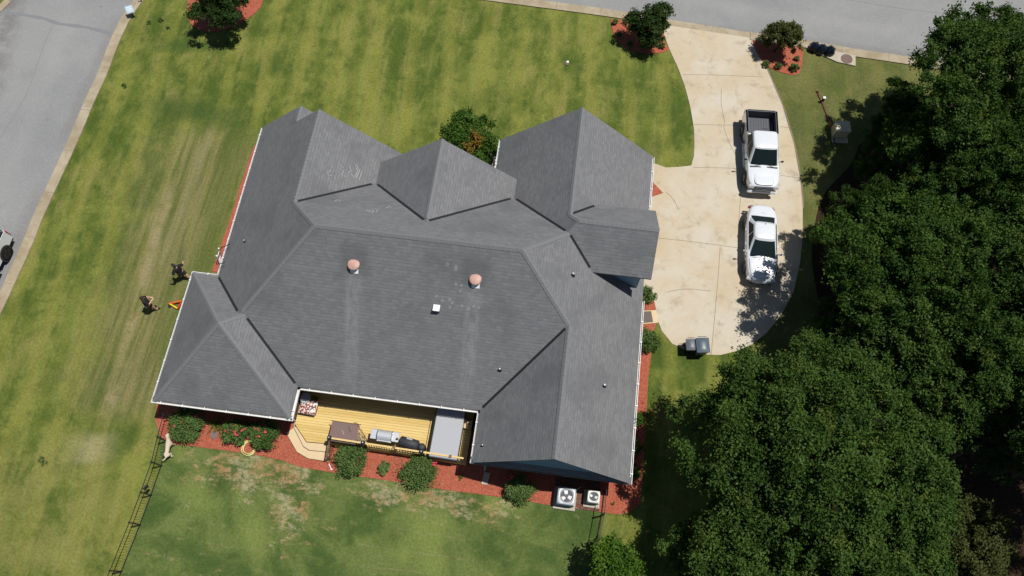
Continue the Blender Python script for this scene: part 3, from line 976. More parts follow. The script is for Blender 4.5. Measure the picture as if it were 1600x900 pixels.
# gutters: U channel on the outer eave lines with hanger straps
def gutter(p0, p1, out, name='gutter', start=0, end=0):
    """out = unit outward normal of the eave"""
    p0 = Vector(p0); p1 = Vector(p1); o = Vector(out)
    d = (p1 - p0); L = d.length; d.normalize()
    z0, z1 = EZ - 0.13, EZ + 0.005
    mb = MB(); w = gi + 0.04
    c = (p0 + p1) / 2
    ang = math.atan2(d.y, d.x)
    def bx(off, wid, za, zb, mi=0, al=None, ln=None):
        cc = c - o * off if al is None else p0 + d * al - o * off
        mb.box((cc.x, cc.y, (za + zb) / 2), (L if ln is None else ln, wid, zb - za), ang, mi)
    bx(0.0, 0.022, z0, z1)
    bx(w - 0.02, 0.02, z0, z1 + 0.02)
    bx(w / 2, w - 0.045, z0, z0 + 0.02, 1)
    k = 0.5
    while k < L - 0.2:
        bx(w / 2 + 0.02, w + 0.1, z1 + 0.012, z1 + 0.026, 0, k, 0.04); k += 1.13
    # fascia behind
    bx(w + 0.02, 0.03, EZ - 0.20, EZ - 0.005)
    ob = mb.build(name, [M['white'], M['gutterin']], house, world=True)
    return ob
gutter((xW, yG1b), (xW, yN2), (-1, 0))
gutter((xW, yN2), (xW2, yN2), (0, 1))
gutter((xW2, yN2), (xW2, yS2), (-1, 0))
gutter((xW2, yS2), (xL2e, yS2), (0, -1))
gutter((xL2e, yS2), (xL2e, yS), (1, 0))
gutter((xL2e, yS), (xR3w, yS), (0, -1))
gutter((xR3w, yS), (xR3w, yS3), (-1, 0))
gutter((xE, yS3), (xE, yDS - .1), (1, 0))
gutter((xE, yDN + .1), (xE, yG2), (1, 0))
gutter((xG2w, yG2), (xG2w, yC - .2), (-1, 0))

# walls
def offs(poly, d):
    n = len(poly); out = []
    ar = sum(poly[i][0] * poly[(i + 1) % n][1] - poly[(i + 1) % n][0] * poly[i][1] for i in range(n))
    if ar < 0: poly = poly[::-1]
    for i in range(n):
        a = Vector(poly[i - 1]); b = Vector(poly[i]); c = Vector(poly[(i + 1) % n])
        d1_ = (b - a).normalized(); d2_ = (c - b).normalized()
        n1 = Vector((-d1_.y, d1_.x)); n2 = Vector((-d2_.y, d2_.x))
        q = b + n1 * d + (n2 * d if abs(n1.dot(n2)) < .5 else Vector((0, 0)))
        out.append((q.x, q.y))
    return out
outline = [(xb + 2.6, yG1), (xb + 2.6, yG1b), (xW, yG1b), (xW, yN2), (xW2, yN2), (xW2, yS2), (xL2e, yS2), (xL2e, yS), (xR3w, yS), (xR3w, yS3), (xE, yS3), (xE, yG2), (xG2w, yG2), (xG2w, yC), (xG1e, yC), (xG1e, yG1)]
wallp = offs(outline, 0.5)
MB().prism(wallp, 0.0, EZ - 0.15).build('wall', M['brick'], house, world=True)
MB().prism(offs(outline, 0.17), EZ - 0.149, EZ - 0.11).build('soffit', M['trimw'], house, world=True)
# gable ends
def gable(name, pts3, nrm, th, mat):
    mb = MB(); n = len(pts3); k = Vector(nrm) * th
    vs = [Vector(p) for p in pts3] + [Vector(p) - k for p in pts3]
    mb.add(vs, [tuple(range(n)), tuple(reversed(range(n, 2 * n)))] + [(i, n + i, n + (i + 1) % n, (i + 1) % n) for i in range(n)])
    return mb.build(name, mat, house, world=True)
yw = yS3 + 0.30
def tri_g(xl, xr, y, zt, name, dirn):
    gable(name, [(xl, y, EZ - .15), (xr, y, EZ - .15), ((xl + xr) / 2, y, zt)], (0, dirn, 0), 0.12, M['siding'])
tri_g(xR3w + .12, xE - .12, yw, fE(xr3, 0) - .13, 'gable_wall', -1)
tri_g(xW + .4, xG1e - .4, yG1 - .45, fW(xg1, 0) - .3, 'gable_wall', 1)
tri_g(xG2w + .4, xE - .4, yG2 - .45, fE(xg2, 0) - .3, 'gable_wall', 1)
tri_g(xCw + .4, xCe - .4, yC - .45, fCW(xc, 0) - .3, 'gable_wall', 1)
tri_g(xW + .4, 2 * xb - xW - .4, yG1b - .35, fW(xb, 0) - .3, 'gable_wall', 1)
# siding courses on the south gable
sd_ = MB()
for i in range(14):
    z = EZ + 0.1 + i * 0.2
    hw = (fE(xr3, 0) - .2 - z) / (fE(xr3, 0) - .13 - EZ + .15) * (xE - xR3w - .3) / 2
    if hw > 0.1: sd_.box((xr3, yw - 0.006, z), (2 * hw, 0.02, 0.02))
sd_.build('siding_course', M['siding'], house, world=True)
# pent roof strip along the south gable
pe = MB()
pe.prism([(xR3w + 0.02, yS3 + .01), (xE - 0.02, yS3 + .01), (xE - 0.02, yw + .02), (xR3w + 0.02, yw + .02)], lambda x, y: EZ - 0.10 + (y - yS3) * 0.5, lambda x, y: EZ - 0.03 + (y - yS3) * 0.5)
po = pe.build('pent_roof', M['shingle'], house, world=True)
ul = po.data.uv_layers.new(name='UVMap')
for l in po.data.loops:
    v = pe.v[l.vertex_index]; ul.data[l.index].uv = (v[0], v[1] * 1.1)
MB().box(((xR3w + xE) / 2, yS3, EZ - .1), (xE - xR3w, 0.03, 0.12)).build('fascia', M['greydark'], house, world=True)
# barge boards on rakes
def barge(p0, p1):
    mb = MB(); a = Vector(p0); b = Vector(p1)
    d = (b - a).normalized(); upv = Vector((0, 0, 1)); 
    vs = []
    for q in (a, b):
        for dy in (-.012, .012):
            for dz in (-.2, -.015): vs.append((q.x, q.y + dy, q.z + dz))
    mb.add(vs, [(0, 1, 3, 2), (4, 6, 7, 5), (0, 4, 5, 1), (2, 3, 7, 6), (1, 5, 7, 3), (0, 2, 6, 4)])
    return mb.build('barge_board', M['trimw'], house, world=True)

for xa, xb2, fn, yy in ((xW, xg1, fW, yG1 + .02), (xG1e, xg1, fG1E, yG1 + .02), (xG2w, xg2, fG2W, yG2 + .02), (xE, xg2, fE, yG2 + .02), (xCw, xc, fCW, yC + .02), (xCe, xc, fCE, yC + .02)):
    barge((xa, yy - .05, EZ - .09), (xb2, yy - .05, fn(xb2, yy) - .09))

# east dormer body (blue siding) under its own little roof
zde = fDS(0, yDS)
MB().prism([(u(.035), yDS + .38), (xD - .42, yDS + .38), (xD - .42, yDN - .38), (u(.035), yDN - .38)], EZ - .15, zde + 0.05).build('dormer_wall', M['siding'], house, world=True)
gable('gable_wall', [(xD - .41, yDS + .3, zde), (xD - .41, yDN - .3, zde), (xD - .41, d1[1], fDS(0, d1[1]) - .25)], (1, 0, 0), 0.1, M['siding'])
MB().prism([(u(.052), yDS + .02), (xD - .02, yDS + .02), (xD - .02, yDS + .40), (u(.052), yDS + .40)], zde - 0.12, zde - 0.09).build('soffit', M['trimw'], house, world=True)

# roof furniture
def dome_vent(i):
    p = (_v1, _v2)[i]
    z = fS(p.x, p.y)
    o = MB()
    mb = MB(); 
    fl = MB(); k = Vector((0.42, 0.42))
    fl.prism([(p.x - .16, p.y - .32), (p.x + .22, p.y - .32), (p.x + .22, p.y - .06), (p.x - .16, p.y - .06)], lambda x, y: fS(x, y) + .0, lambda x, y: fS(x, y) + .02)
    prof = [(0.22, -.3), (0.22, 0.05), (0.29, 0.06), (0.295, 0.09)] + [(0.295 * math.cos(t), 0.09 + 0.10 * math.sin(t)) for t in [R(a) for a in (15, 30, 45, 60, 75, 87)]]
    mb.lathe((0, 0, 0), prof, 28)
    # tip the dome half towards the slope
    rt = Matrix.Rotation(R(6), 3, 'X')
    mb.v = [tuple(Vector((p.x, p.y, z)) + rt @ Vector(v)) for v in mb.v]
    par = under(roof, mb, 'attic_vent', M['copper'], True)
    under(roof, fl, 'vent_flashing', M['white'])
dome_vent(0); dome_vent(1)
def pipe(px, py, fn, r=0.055, h=0.38, mat='acgrey'):
    p = on_plane(px, py, lambda x, y: fn(x, y) + h * .7)
    z = fn(p.x, p.y)
    h *= .7; r *= .75; mb = MB(); mb.tube([(p.x, p.y, z - .1), (p.x, p.y, z + h)], r, 12)
    under(roof, mb, 'vent_pipe', M[mat])
    m2 = MB(); m2.tube([(p.x, p.y, z - .06), (p.x, p.y, z + h * .55), (p.x, p.y, z + h * .6)], [r * 2.4, r * 1.5, r * 1.1], 12)
    under(roof, m2, 'pipe_boot', M['blackp'])
pipe(896, 427, fE, .06); pipe(781, 576, fS, .055, .34); pipe(945, 601, fE, .06); pipe(754, 695, fR3W, .045, .28); pipe(381, 375, fW, .045, .28)
def sqvent(px, py, fn):
    p = on_plane(px, py, lambda x, y: fn(x, y) + .12); z = fn(p.x, p.y)
    mb = MB(); mb.box((p.x, p.y, z + .07), (.30, .30, .26), bev=.02)
    mb2 = MB(); mb2.box((p.x, p.y, z + .20), (.33, .33, .05), bev=.015)
    under(roof, mb, 'box_vent', M['greydark']); under(roof, mb2, 'vent_lid', M['white'])
sqvent(682, 482, fS)
# chalk rings and scribbles left by an inspector
def ring(px, py, fn, r=0.055):
    c = on_plane(px, py, fn); mb = MB(); pts = []
    for k in range(11):
        t = 2 * math.pi * k / 10
        x, y = c.x + r * math.cos(t), c.y + r * .8 * math.sin(t)
        pts.append((x, y, fn(x, y) + .006))
    mb.tube(pts, 0.007, 4)
    under(roof, mb, 'chalk_mark', M['chalk'])
for (x, y) in ((699, 413), (712, 417), (712, 421), (712, 444), (721, 446), (719, 455), (682, 463), (691, 470), (703, 468), (707, 473), (703, 480), (722, 478), (732, 483), (740, 479), (748, 481)):
    ring(x, y, fS)
def scrib(lst, fn, w=0.014):
    for L in lst:
        mb = MB()
        pts = []
        for (x, y) in L:
            c = on_plane(x, y, fn); pts.append((c.x, c.y, c.z + .008))
        mb.tube(pts, w, 4)
        under(roof, mb, 'chalk_mark', M['chalk'])
scrib([[(516, 266), (512, 269), (514, 275), (519, 274)], [(531, 257), (537, 262)], [(537, 268), (533, 273), (540, 276)], [(546, 259), (549, 267), (544, 270)], [(555, 257), (559, 260), (557, 265)], [(563, 264), (557, 278)], [(560, 264), (555, 277)], [(566, 267), (561, 281)], [(548, 271), (552, 276)]], fG1E, .010)
scrib([[(573, 329), (580, 330)], [(581, 326), (584, 330), (581, 332)], [(586, 326), (590, 328), (588, 332)], [(523, 314), (528, 312), (532, 315)], [(603, 325), (609, 322), (611, 325)]], fN, .010)

# downspouts, meters, splash block and fittings on the south wall
def downspout(x, y, z1=EZ - .15):
    mb = MB(); mb.box((x, y, z1 / 2 + .04), (.07, .09, z1 - .1)); mb.tube([(x, y, .12), (x, y - .35, .04)], .04, 6)
    mb.build('downspout', M['trimw'], house, world=True)
downspout(xR3w + .62, yS3 + .44); downspout(xW2 + .62, yS2 + .44); downspout(xL2e - .6, yS2 + .44)
for k, px in enumerate((926, 934)):
    q = at(px, 758, 1.3)
    MB().cyl((q.x, yS3 + .42, 1.35), .09, .16, 14, axis='Y').build('electric_meter', M['steel'], house, world=True)
MB().box((at(920, 760).x, yS3 + .44, 1.2), (.3, .14, .6)).build('meter_box', M['acgrey'], house, world=True)
m_ = at(1002, 602, 1.0)
MB().box((xE - .42, m_.y, 1.2), (.2, .35, .55)).build('meter_box', M['acgrey'], house, world=True)
for (x, w) in ((-16.5, 1.6), (-14.0, 1.2)):
    o = MB().box((x, yS2 + .49, 1.55), (w, .06, 1.1)).build('window', M['glass'], house, world=True)
    MB().box((x, yS2 + .45, .97), (w + .12, .1, .07)).build('window_sill', M['trimw'], house, world=True)
for (x, w, z0, z1) in ((-10.0, 1.0, .5, 2.3), (-7.6, 1.8, .45, 2.35), (-4.6, 1.3, 1.0, 2.2)):
    MB().box((x, yS + .49, (z0 + z1) / 2), (w, .06, z1 - z0)).build('window', M['glass'], house, world=True)
MB().box((2.2, yS3 + .49, 1.6), (1.4, .06, 1.0)).build('window', M['glass'], house, world=True)

# ------------------------------------------------------------------ the deck
DZ = 0.42
deck = thing('wooden_deck', at(600, 680, 0), 'new yellow pine deck with steps between the two rear wings of the house', 'deck')
fp = gp([(463, 666), (479, 690), (515, 693), (728, 725.5)], DZ)
left_x = xL2e - 0.49; right_x = xR3w + 0.3
dk_poly = [(left_x, yS + .48), (left_x, fp[0][1] + .1), fp[0], fp[1], (fp[2][0], fp[2][1]), (fp[3][0], fp[3][1]), (fp[3][0] + .02, yS + .48)]
MB().prism(dk_poly, DZ - .04, DZ).build('deck_floor', M['deck'], deck, world=True)
fa = MB(); ribbon(fa, [Vector(fp[2]) + Vector((0, .03)), Vector(fp[3]) + Vector((0, .03))], 0.05, 0.0, DZ - .041)
fa.build('rim_board', M['deck'], deck, world=True)
s1 = gp([(459, 667), (474, 697), (483, 703), (513, 706)], DZ * .66)
s2 = gp([(447, 676), (464, 706), (481, 716), (513, 721)], DZ * .33)
MB().prism([fp[0]] + s1 + [fp[2]] + [fp[1]], 0.0, DZ * .66).build('step', M['steps2'], deck, world=True)
MB().prism([s1[0]] + s2 + [s1[3], s1[2], s1[1]], 0.0, DZ * .33).build('step', M['steps2'], deck, world=True)
RH = DZ + .95
posts = [at(515, 684, RH), at(568, 691, RH), at(616, 697, RH), at(659, 704, RH), at(704, 711, RH)]
base_ = Vector(fp[2]); dirx = (Vector(fp[3]) - base_).normalized()
rail_line = []
for i, p in enumerate(posts):
    t = (Vector(p[:2]) - base_).dot(dirx)
    q = base_ + dirx * max(t, .05) + Vector((-dirx.y, dirx.x)) * .14
    rail_line.append(q)
    mb = MB().box((q.x, q.y, (DZ + RH) / 2), (.09, .09, RH - DZ), math.atan2(dirx.y, dirx.x))
    ps = mb.build('railing_post', M['rail'] if i % 2 == 0 and i else M['postbrown'], deck, world=True)
    if i in (0, 1, 3):
        cp = MB().box((q.x, q.y, RH + .06), (.20, .20, .16), math.atan2(dirx.y, dirx.x), bev=.03)
        cp.box((q.x, q.y, RH + .15), (.12, .12, .04), math.atan2(dirx.y, dirx.x), bev=.01)
        o = cp.build('post_lantern', M['iron'], deck, world=True)
        MB().box((q.x, q.y, RH + .174), (.05, .05, .012)).build('lantern_cell', M['sign'], deck, world=True)
    else:
        MB().box((q.x, q.y, RH + .03), (.13, .13, .05)).build('post_cap', M['postbrown'], deck, world=True)
rail_line.append(Vector(fp[3]) + Vector((-dirx.y, dirx.x)) * .14 - dirx * .05)
ang = math.atan2(dirx.y, dirx.x)
for i in range(5):
    a, b = rail_line[i], rail_line[i + 1]
    c = (a + b) / 2; L = (b - a).length
    MB().box((c.x, c.y, RH - .02), (L - .09, .09, .035), ang).build('handrail', M['rail'], deck, world=True)
    MB().box((c.x, c.y, DZ + .14), (L - .09, .04, .08), ang).build('bottom_rail', M['rail'], deck, world=True)
    bb = MB(); n = int(L / .13)
    for k in range(n):
        q = a + (b - a) * ((k + .5) / n)
        bb.box((q.x, q.y, (DZ + .14 + RH - .04) / 2), (.028, .028, RH - DZ - .2), ang)
    bb.build('balusters', M['postbrown'], deck, world=True)
sp0 = at(515, 684, RH); q0 = rail_line[0]
q1 = Vector(s2[3]) + Vector((0.05, .12))
mb = MB().box((q1.x, q1.y, .45), (.09, .09, .9)); mb.build('railing_post', M['postbrown'], deck, world=True)
MB().tube([(q0.x, q0.y, RH - .05), (q1.x, q1.y, .9)], .035, 6).build('handrail', M['postbrown'], deck, world=True)
bb = MB()
for k in range(1, 9):
    q = q0 + (q1 - q0) * (k / 9); zt = RH - .05 + (.9 - RH + .05) * k / 9
    bb.box((q.x, q.y, (zt + .1) / 2), (.028, .028, zt - .1))
bb.build('balusters', M['postbrown'], deck, world=True)

# hot tub with folding cover
def local_frame(px, py, z, deg):
    return at(px, py, z), R(deg)
HOUSE_A = 0.0
p = at(699, 677, DZ + .85)
tub = thing('hot_tub', (p.x, p.y, DZ), 'long hot tub under a flat light grey cover at the east end of the deck', 'hot tub', rz=R(-1))
W_, L_ = 1.45, 2.55
MB().box((0, 0, .40), (W_ - .08, L_ - .08, .80), bev=.04).build('tub_shell', M['greydark'], tub)
MB().box((0, 0, .85), (W_, L_, .10), bev=.03).build('tub_cover', M['greycover'], tub)
MB().box((0, -L_ / 2 - .01, .70), (W_ - .02, .03, .22)).build('cover_skirt', M['greydark'], tub)
for s in (-1, 1):
    MB().tube([(s * (W_ / 2 + .05), -L_ / 2, .45), (s * (W_ / 2 + .05), -L_ / 2 + .05, .93), (s * (W_ / 2 + .05), L_ / 2 - .05, .93), (s * (W_ / 2 + .05), L_ / 2, .45)], .018, 6).build('cover_lifter', M['iron'], tub)
p = at(728, 663, DZ + .3)
stp = thing('tub_step', (p.x, p.y, DZ), 'pale wooden step box beside the grey hot tub', 'step')
MB().box((0, 0, .30), (.62, .42, .05)).build('tread', M['step'], stp)
MB().box((0, 0, .14), (.56, .36, .27)).build('riser', M['step'], stp)

# steel grill
p = at(601, 680, DZ + .95)
gr = thing('gas_grill', (p.x, p.y, DZ), 'stainless steel gas grill with side shelves on the deck near the railing', 'grill', rz=R(-1))
MB().box((0, 0, .42), (.72, .46, .72), bev=.02).build('cabinet', M['greydark'], gr)
lid = MB()
n = 8; vs = []
for i in range(n + 1):
    t = math.pi * i / n
    for x in (-.37, .37):
        vs.append((x, -.26 * math.cos(t), .82 + .24 * math.sin(t) ** .6))
fs = [(2 * i, 2 * i + 1, 2 * i + 3, 2 * i + 2) for i in range(n)] + [tuple(range(0, 2 * n + 2, 2)), tuple(reversed(range(1, 2 * n + 2, 2)))]
lid.add(vs, fs); ld = lid.build('lid', M['steel'], gr)
for s in (-1, 1):
    MB().box((s * .56, 0, .86), (.36, .50, .05), bev=.015).build('side_shelf', M['steel'], gr)
    MB().tube([(s * .375, -.26 * math.cos(math.pi * i / 8), .825 + .245 * math.sin(math.pi * i / 8) ** .6) for i in range(9)], .012, 6).build('lid_trim', M['blackp'], gr)
MB().box((0, -.29, .80), (.74, .06, .12)).build('control_panel', M['steel'], gr)
MB().tube([(-.28, -.33, .93), (.28, -.33, .93)], .014, 8).build('handle', M['chrome'], gr)
for s in (-1, 1):
    MB().cyl((s * .3, .1, .06), .06, .05, 12, axis='X').build('wheel', M['blackp'], gr)

# covered smoker
p = at(640, 692, DZ + .8)
sm = thing('smoker_grill', (p.x, p.y, DZ), 'barrel smoker under a black cover right of the steel grill', 'grill', rz=R(-8))
bm = MB()
prof = [(-.02, .0, .0), (.0, .22, .26), (.06, .27, .32), (.55, .29, .34), (.95, .27, .31), (1.0, .2, .2), (1.02, 0, 0)]
vs = []; n = 18
for (x, ry, rz) in prof:
    for k in range(n):
        t = 2 * math.pi * k / n
        z = .58 + max(rz * math.sin(t), -.5)
        vs.append((x - .55, ry * math.cos(t), z))
fs = [(i * n + k, i * n + (k + 1) % n, (i + 1) * n + (k + 1) % n, (i + 1) * n + k) for i in range(len(prof) - 1) for k in range(n)]
bm.add(vs, fs); bm.build('barrel', M['darkp'], sm, True)
MB().box((-.05, 0, .30), (.95, .5, .58), bev=.05).build('cover_skirt', M['darkp'], sm)
MB().lathe((.62, .0, .0), [(.2, .05), (.2, .55), (.17, .66), (.08, .7)], 16).build('firebox', M['darkp'], sm, True)
MB().tube([(-.58, 0, .6), (-.66, 0, .75), (-.66, 0, .95)], .06, 10).build('chimney', M['blackp'], sm, True)
MB().box((-.05, .18, .90), (.30, .10, .02), rot=Matrix.Rotation(R(-25), 3, 'X')).build('cover_patch', M['steel'], sm)

# taupe canopy table and folded slatted chair
p = at(537, 676, DZ + .75)
tb = thing('patio_table', (p.x, p.y, DZ), 'flat taupe fabric topped stand on a thin frame behind the deck railing', 'table', rz=R(-1))
MB().box((0, 0, .75), (1.42, 1.02, .03), bev=.01).build('table_top', M['taupe'], tb)
MB().tube([(-.8, .52, .77), (.8, .52, .77)], .02, 8).build('crossbar', M['postbrown'], tb)
for sx in (-1, 1):
    for sy in (-1, 1):
        MB().tube([(sx * .62, sy * .42, 0), (sx * .66, sy * .46, .735)], .02, 6).build('leg', M['postbrown'], tb)
for k, (x0, y0, x1, y1) in enumerate(((-.12, .12, -.06, .0), (-.02, .06, .04, -.12))):
    MB().tube([(x0, y0, .775), (x1, y1, .775)], .008, 5).build('stray_tie', M['chalk'], tb)
p = at(562, 683, DZ + .6)
ch = thing('folding_chair', (p.x, p.y, DZ), 'folded tan slatted chair with dark curved arms leaning against the deck railing', 'chair', rz=R(-50))
for k in range(6):
    y = -.25 + k * .09
    MB().tube([(-.35 + k * .012, y, .72), (.55 - k * .05, y * .7, .55)], .022, 5).build('slat', M['grill'], ch)
for s in (-1, 1):
    MB().tube([(-.30, s * .2, .7), (-.5, s * .26, .8), (-.68, s * .22, .8), (-.78, s * .1, .74)], .022, 6).build('armrest', M['postbrown'], ch)
    MB().tube([(-.3, s * .25, .7), (.4, s * .2, 0.0)], .02, 6).build('leg', M['postbrown'], ch)
    MB().tube([(.35, s * .22, .55), (-.15, s * .22, 0.0)], .02, 6).build('leg', M['postbrown'], ch)

# cushioned chair, round table, potted plant in the corner
p = at(481, 635, DZ + .5)
cc = thing('cushioned_ottoman', (p.x, p.y, DZ), 'square wicker ottoman with a plump red and cream floral cushion by the deck wall', 'ottoman', rz=R(-2))
MB().box((0, 0, .2), (.82, .72, .36), bev=.05).build('base', M['postbrown'], cc)
cu = MB(); vs = []; nn_ = 10
for i in range(nn_ + 1):
    for j in range(nn_ + 1):
        a, b = i / nn_ * 2 - 1, j / nn_ * 2 - 1
        vs.append((a * .45, b * .38, .40 + .15 * (1 - a ** 4) * (1 - b ** 4)))
nb = len(vs)
fs = [(i * 11 + j, (i + 1) * 11 + j, (i + 1) * 11 + j + 1, i * 11 + j + 1) for i in range(10) for j in range(10)]
vs2 = [(-.45, -.38, .38), (.45, -.38, .38), (.45, .38, .38), (-.45, .38, .38)]
cu.add(vs, fs); cu.box((0, 0, .385), (.9, .76, .03))
cu.build('cushion', M['floral'], cc, True)
p = at(477, 622, DZ + .55)
rt_ = thing('round_side_table', (p.x, p.y, DZ), 'small round grey topped table in the shaded corner of the deck', 'table')
MB().lathe((0, 0, 0), [(.27, .53), (.28, .56), (.26, .57), (.0, .57)], 24).build('table_top', M['greycover'], rt_)
MB().lathe((0, 0, 0), [(.16, 0), (.15, .02), (.03, .06), (.03, .53)], 12).build('pedestal', M['blackp'], rt_)
p = at(493, 624, DZ + .25)
pot = thing('potted_plant', (p.x, p.y, DZ), 'small potted plant in an orange clay pot by the house wall on the deck', 'potted plant')
MB().lathe((0, 0, 0), [(.08, 0), (.12, .18), (.13, .2), (.10, .2)], 14).build('pot', M['orange'], pot)

# ------------------------------------------------------------------ foliage
def leaf_mesh(name, centres, radii, per, size, mat, seed, flat=0.75, up=0.35):
    rg = np.random.default_rng(seed)
    centres = np.asarray(centres, float); radii = np.asarray(radii, float)
    n = len(centres) * per
    ci_ = np.repeat(np.arange(len(centres)), per)
    d = rg.normal(size=(n, 3)); d /= np.linalg.norm(d, axis=1)[:, None]
    d[:, 2] = np.where(rg.random(n) < 0.6, np.abs(d[:, 2]), d[:, 2])
    rr = radii[ci_] * np.abs(rg.normal(0.62, 0.34, n))
    nc = len(centres)
    ax = rg.normal(size=(nc, 3)); ax[:, 2] *= .35; ax /= np.linalg.norm(ax, axis=1)[:, None]
    st = (rg.random(nc) * 1.1)[:, None] * ax
    sprig = rg.normal(size=(nc, 12, 3)) * radii[:, None, None] * .34
    off = d * rr[:, None] * np.array([1, 1, flat])
    off += st[ci_] * (off * ax[ci_]).sum(1)[:, None]
    off = off * .72 + sprig[ci_, rg.integers(12, size=n)]
    pc = centres[ci_] + off
    nrm = d * 0.55 + rg.normal(size=(n, 3)) * 0.75 + np.array([0, 0, up])
    nrm /= np.linalg.norm(nrm, axis=1)[:, None]
    a = rg.normal(size=(n, 3)); a -= (a * nrm).sum(1)[:, None] * nrm; a /= np.linalg.norm(a, axis=1)[:, None]
    b = np.cross(nrm, a)
    s = size * (0.6 + 0.8 * rg.random(n))[:, None]
    v = np.empty((n, 4, 3))
    bend = nrm * s * 0.18
    v[:, 0] = pc - a * s; v[:, 1] = pc - b * s * .55 + bend; v[:, 2] = pc + a * s; v[:, 3] = pc + b * s * .55 + bend
    me = bpy.data.meshes.new(name)
    me.vertices.add(n * 4); me.vertices.foreach_set('co', v.ravel())
    me.loops.add(n * 4); me.loops.foreach_set('vertex_index', np.arange(n * 4, dtype=np.int32))
    me.polygons.add(n)
    me.polygons.foreach_set('loop_start', np.arange(0, n * 4, 4, dtype=np.int32))
    try: me.polygons.foreach_set('loop_total', np.full(n, 4, dtype=np.int32))
    except Exception: pass
    me.materials.append(mat)
    me.update(calc_edges=True)
    return me


def crown_centres(rx, rz, zc, n, seed, lobes=7, inner=0.35):
    """clumps spread over lobed limbs of a crown; uneven outline"""
    rg = np.random.default_rng(seed)
    lob = []
    for k in range(lobes):
        t = 2 * math.pi * k / lobes + rg.normal() * .25
        e = rg.uniform(.35, .72)
        lob.append((rx * e * math.cos(t), rx * e * math.sin(t), zc + rg.uniform(-.35, .35) * rz, rx * rg.uniform(.34, .52)))
    lob.append((0, 0, zc + rz * .45, rx * .5))
    lob.append((rg.normal() * rx * .2, rg.normal() * rx * .2, zc + rz * .1, rx * .55))
    cs_, rs_ = [], []
    for i in range(n):
        l = lob[rg.integers(len(lob))]
        d = rg.normal(size=3); d /= np.linalg.norm(d)
        if d[2] < -.2: d[2] *= -.6
        q = rg.random() ** .3
        cs_.append((l[0] + d[0] * l[3] * q, l[1] + d[1] * l[3] * q, l[2] + d[2] * min(l[3], rz) * q * .8))
        rs_.append(rg.uniform(.45, 1.0))
    return cs_, np.array(rs_), lob


def make_tree(name, loc, rx, rz, zc, mat, label, cat, seed, clumps=230, per=120, cr=.75, leaf=.13, group=None, trunk=.22, rz_rot=0.0, lobes=7):
    o = thing(name, loc, label, cat, group, rz_rot)
    cs_, rs_, lob = crown_centres(rx, rz, zc, clumps, seed, lobes)
    me = leaf_mesh('crown', cs_, rs_ * cr, per, leaf, mat, seed)
    c = bpy.data.objects.new('crown', me); C.objects.link(c); c.parent = o
    tk = MB(); rg = random.Random(seed)
    top = zc + rz * .3
    tk.tube([(0, 0, -.1), (.05, 0, top * .3), (-.05, .08, top * .65), (0, 0, top)], [trunk * 1.3, trunk, trunk * .75, trunk * .2], 9)
    for l in lob[:-2]:
        z0 = top * rg.uniform(.35, .6)
        tk.tube([(0, 0, z0), (l[0] * .5, l[1] * .5, (z0 + l[2]) / 2 + .2), (l[0], l[1], l[2]), (l[0] * 1.25, l[1] * 1.25, l[2] + .3)], [trunk * .45, trunk * .3, trunk * .18, trunk * .05], 6)
        for q in range(3):
            a = rg.uniform(0, 6.28)
            tk.tube([(l[0], l[1], l[2]), (l[0] + math.cos(a) * l[3] * .7, l[1] + math.sin(a) * l[3] * .7, l[2] + rg.uniform(.1, .6) * rz * .4)], [trunk * .15, trunk * .03], 5)
    tk.build('trunk', M['bark'], o, True)
    return o


def copy_tree_thing(src, loc, rz, scale, label, group, mat=None):
    r = copy_thing(src, loc, rz, label, group)
    r.scale = scale
    if mat:
        for ch in r.children:
            if ch.name.startswith('crown'):
                ch.data = ch.data.copy(); ch.data.materials[0] = mat
    return r

WG = 'woodland trees along the east side'
def tpos(px, py, z):
    q = at(px, py, z); return (q.x, q.y, 0)
big = make_tree('oak_tree', tpos(1292, 752, 7.0), 6.6, 3.2, 5.9, M['oak'], 'very large round oak crown at the bottom right, nearest the rear corner of the house', 'tree', 11, 900, 400, .58, .066, WG, .4, lobes=12)
t2 = make_tree('oak_tree', tpos(1426, 385, 6.5), 4.1, 2.6, 5.6, M['oak'], 'dark green tree nearest the driveway, beside the parked sedan', 'tree', 12, 340, 340, .50, .068, WG, .3, lobes=9)
t3 = make_tree('oak_tree', tpos(1540, 130, 7.0), 4.9, 3.0, 6.6, M['oak'], 'broad tree overhanging the street at the top right corner', 'tree', 13, 420, 360, .53, .068, WG, .34, lobes=9)
small = make_tree('slim_tree', tpos(1478, 225, 5.0), 3.2, 2.5, 4.3, M['oak'], 'dark tree spreading over the lawn beyond the tan utility box', 'tree', 14, 230, 320, .45, .065, WG, .24)
copy_tree_thing(t2, tpos(1555, 395, 6.5), 2.1, (1.05, 1.05, 1.0), 'dark tree at the right edge, level with the white sedan', WG)
copy_tree_thing(t3, tpos(1595, 270, 6.5), 1.2, (.8, .8, .95), 'dense tree at the right edge, level with the pickup truck', WG)
copy_tree_thing(t2, tpos(1432, 515, 5.5), 4.0, (1.0, 1.0, .85), 'shaded tree between the driveway tree and the very large oak', WG)
copy_tree_thing(t2, tpos(1560, 560, 6.0), 5.2, (.95, .95, 1.0), 'tree at the right edge behind the very large oak, above the pale tree', WG)
copy_tree_thing(small, tpos(1362, 322, 5.0), 4.0, (.6, .6, .9), 'small tree reaching towards the driveway between truck and sedan', WG)
copy_tree_thing(small, tpos(1352, 500, 3.6), 3.0, (.75, .75, .65), 'low tree beyond the shaded lower corner of the driveway', WG)
copy_tree_thing(small, tpos(1562, 688, 4.5), 2.5, (.6, .6, .8), 'pale green small tree at the right edge among the dark woods', WG, M['pale'])
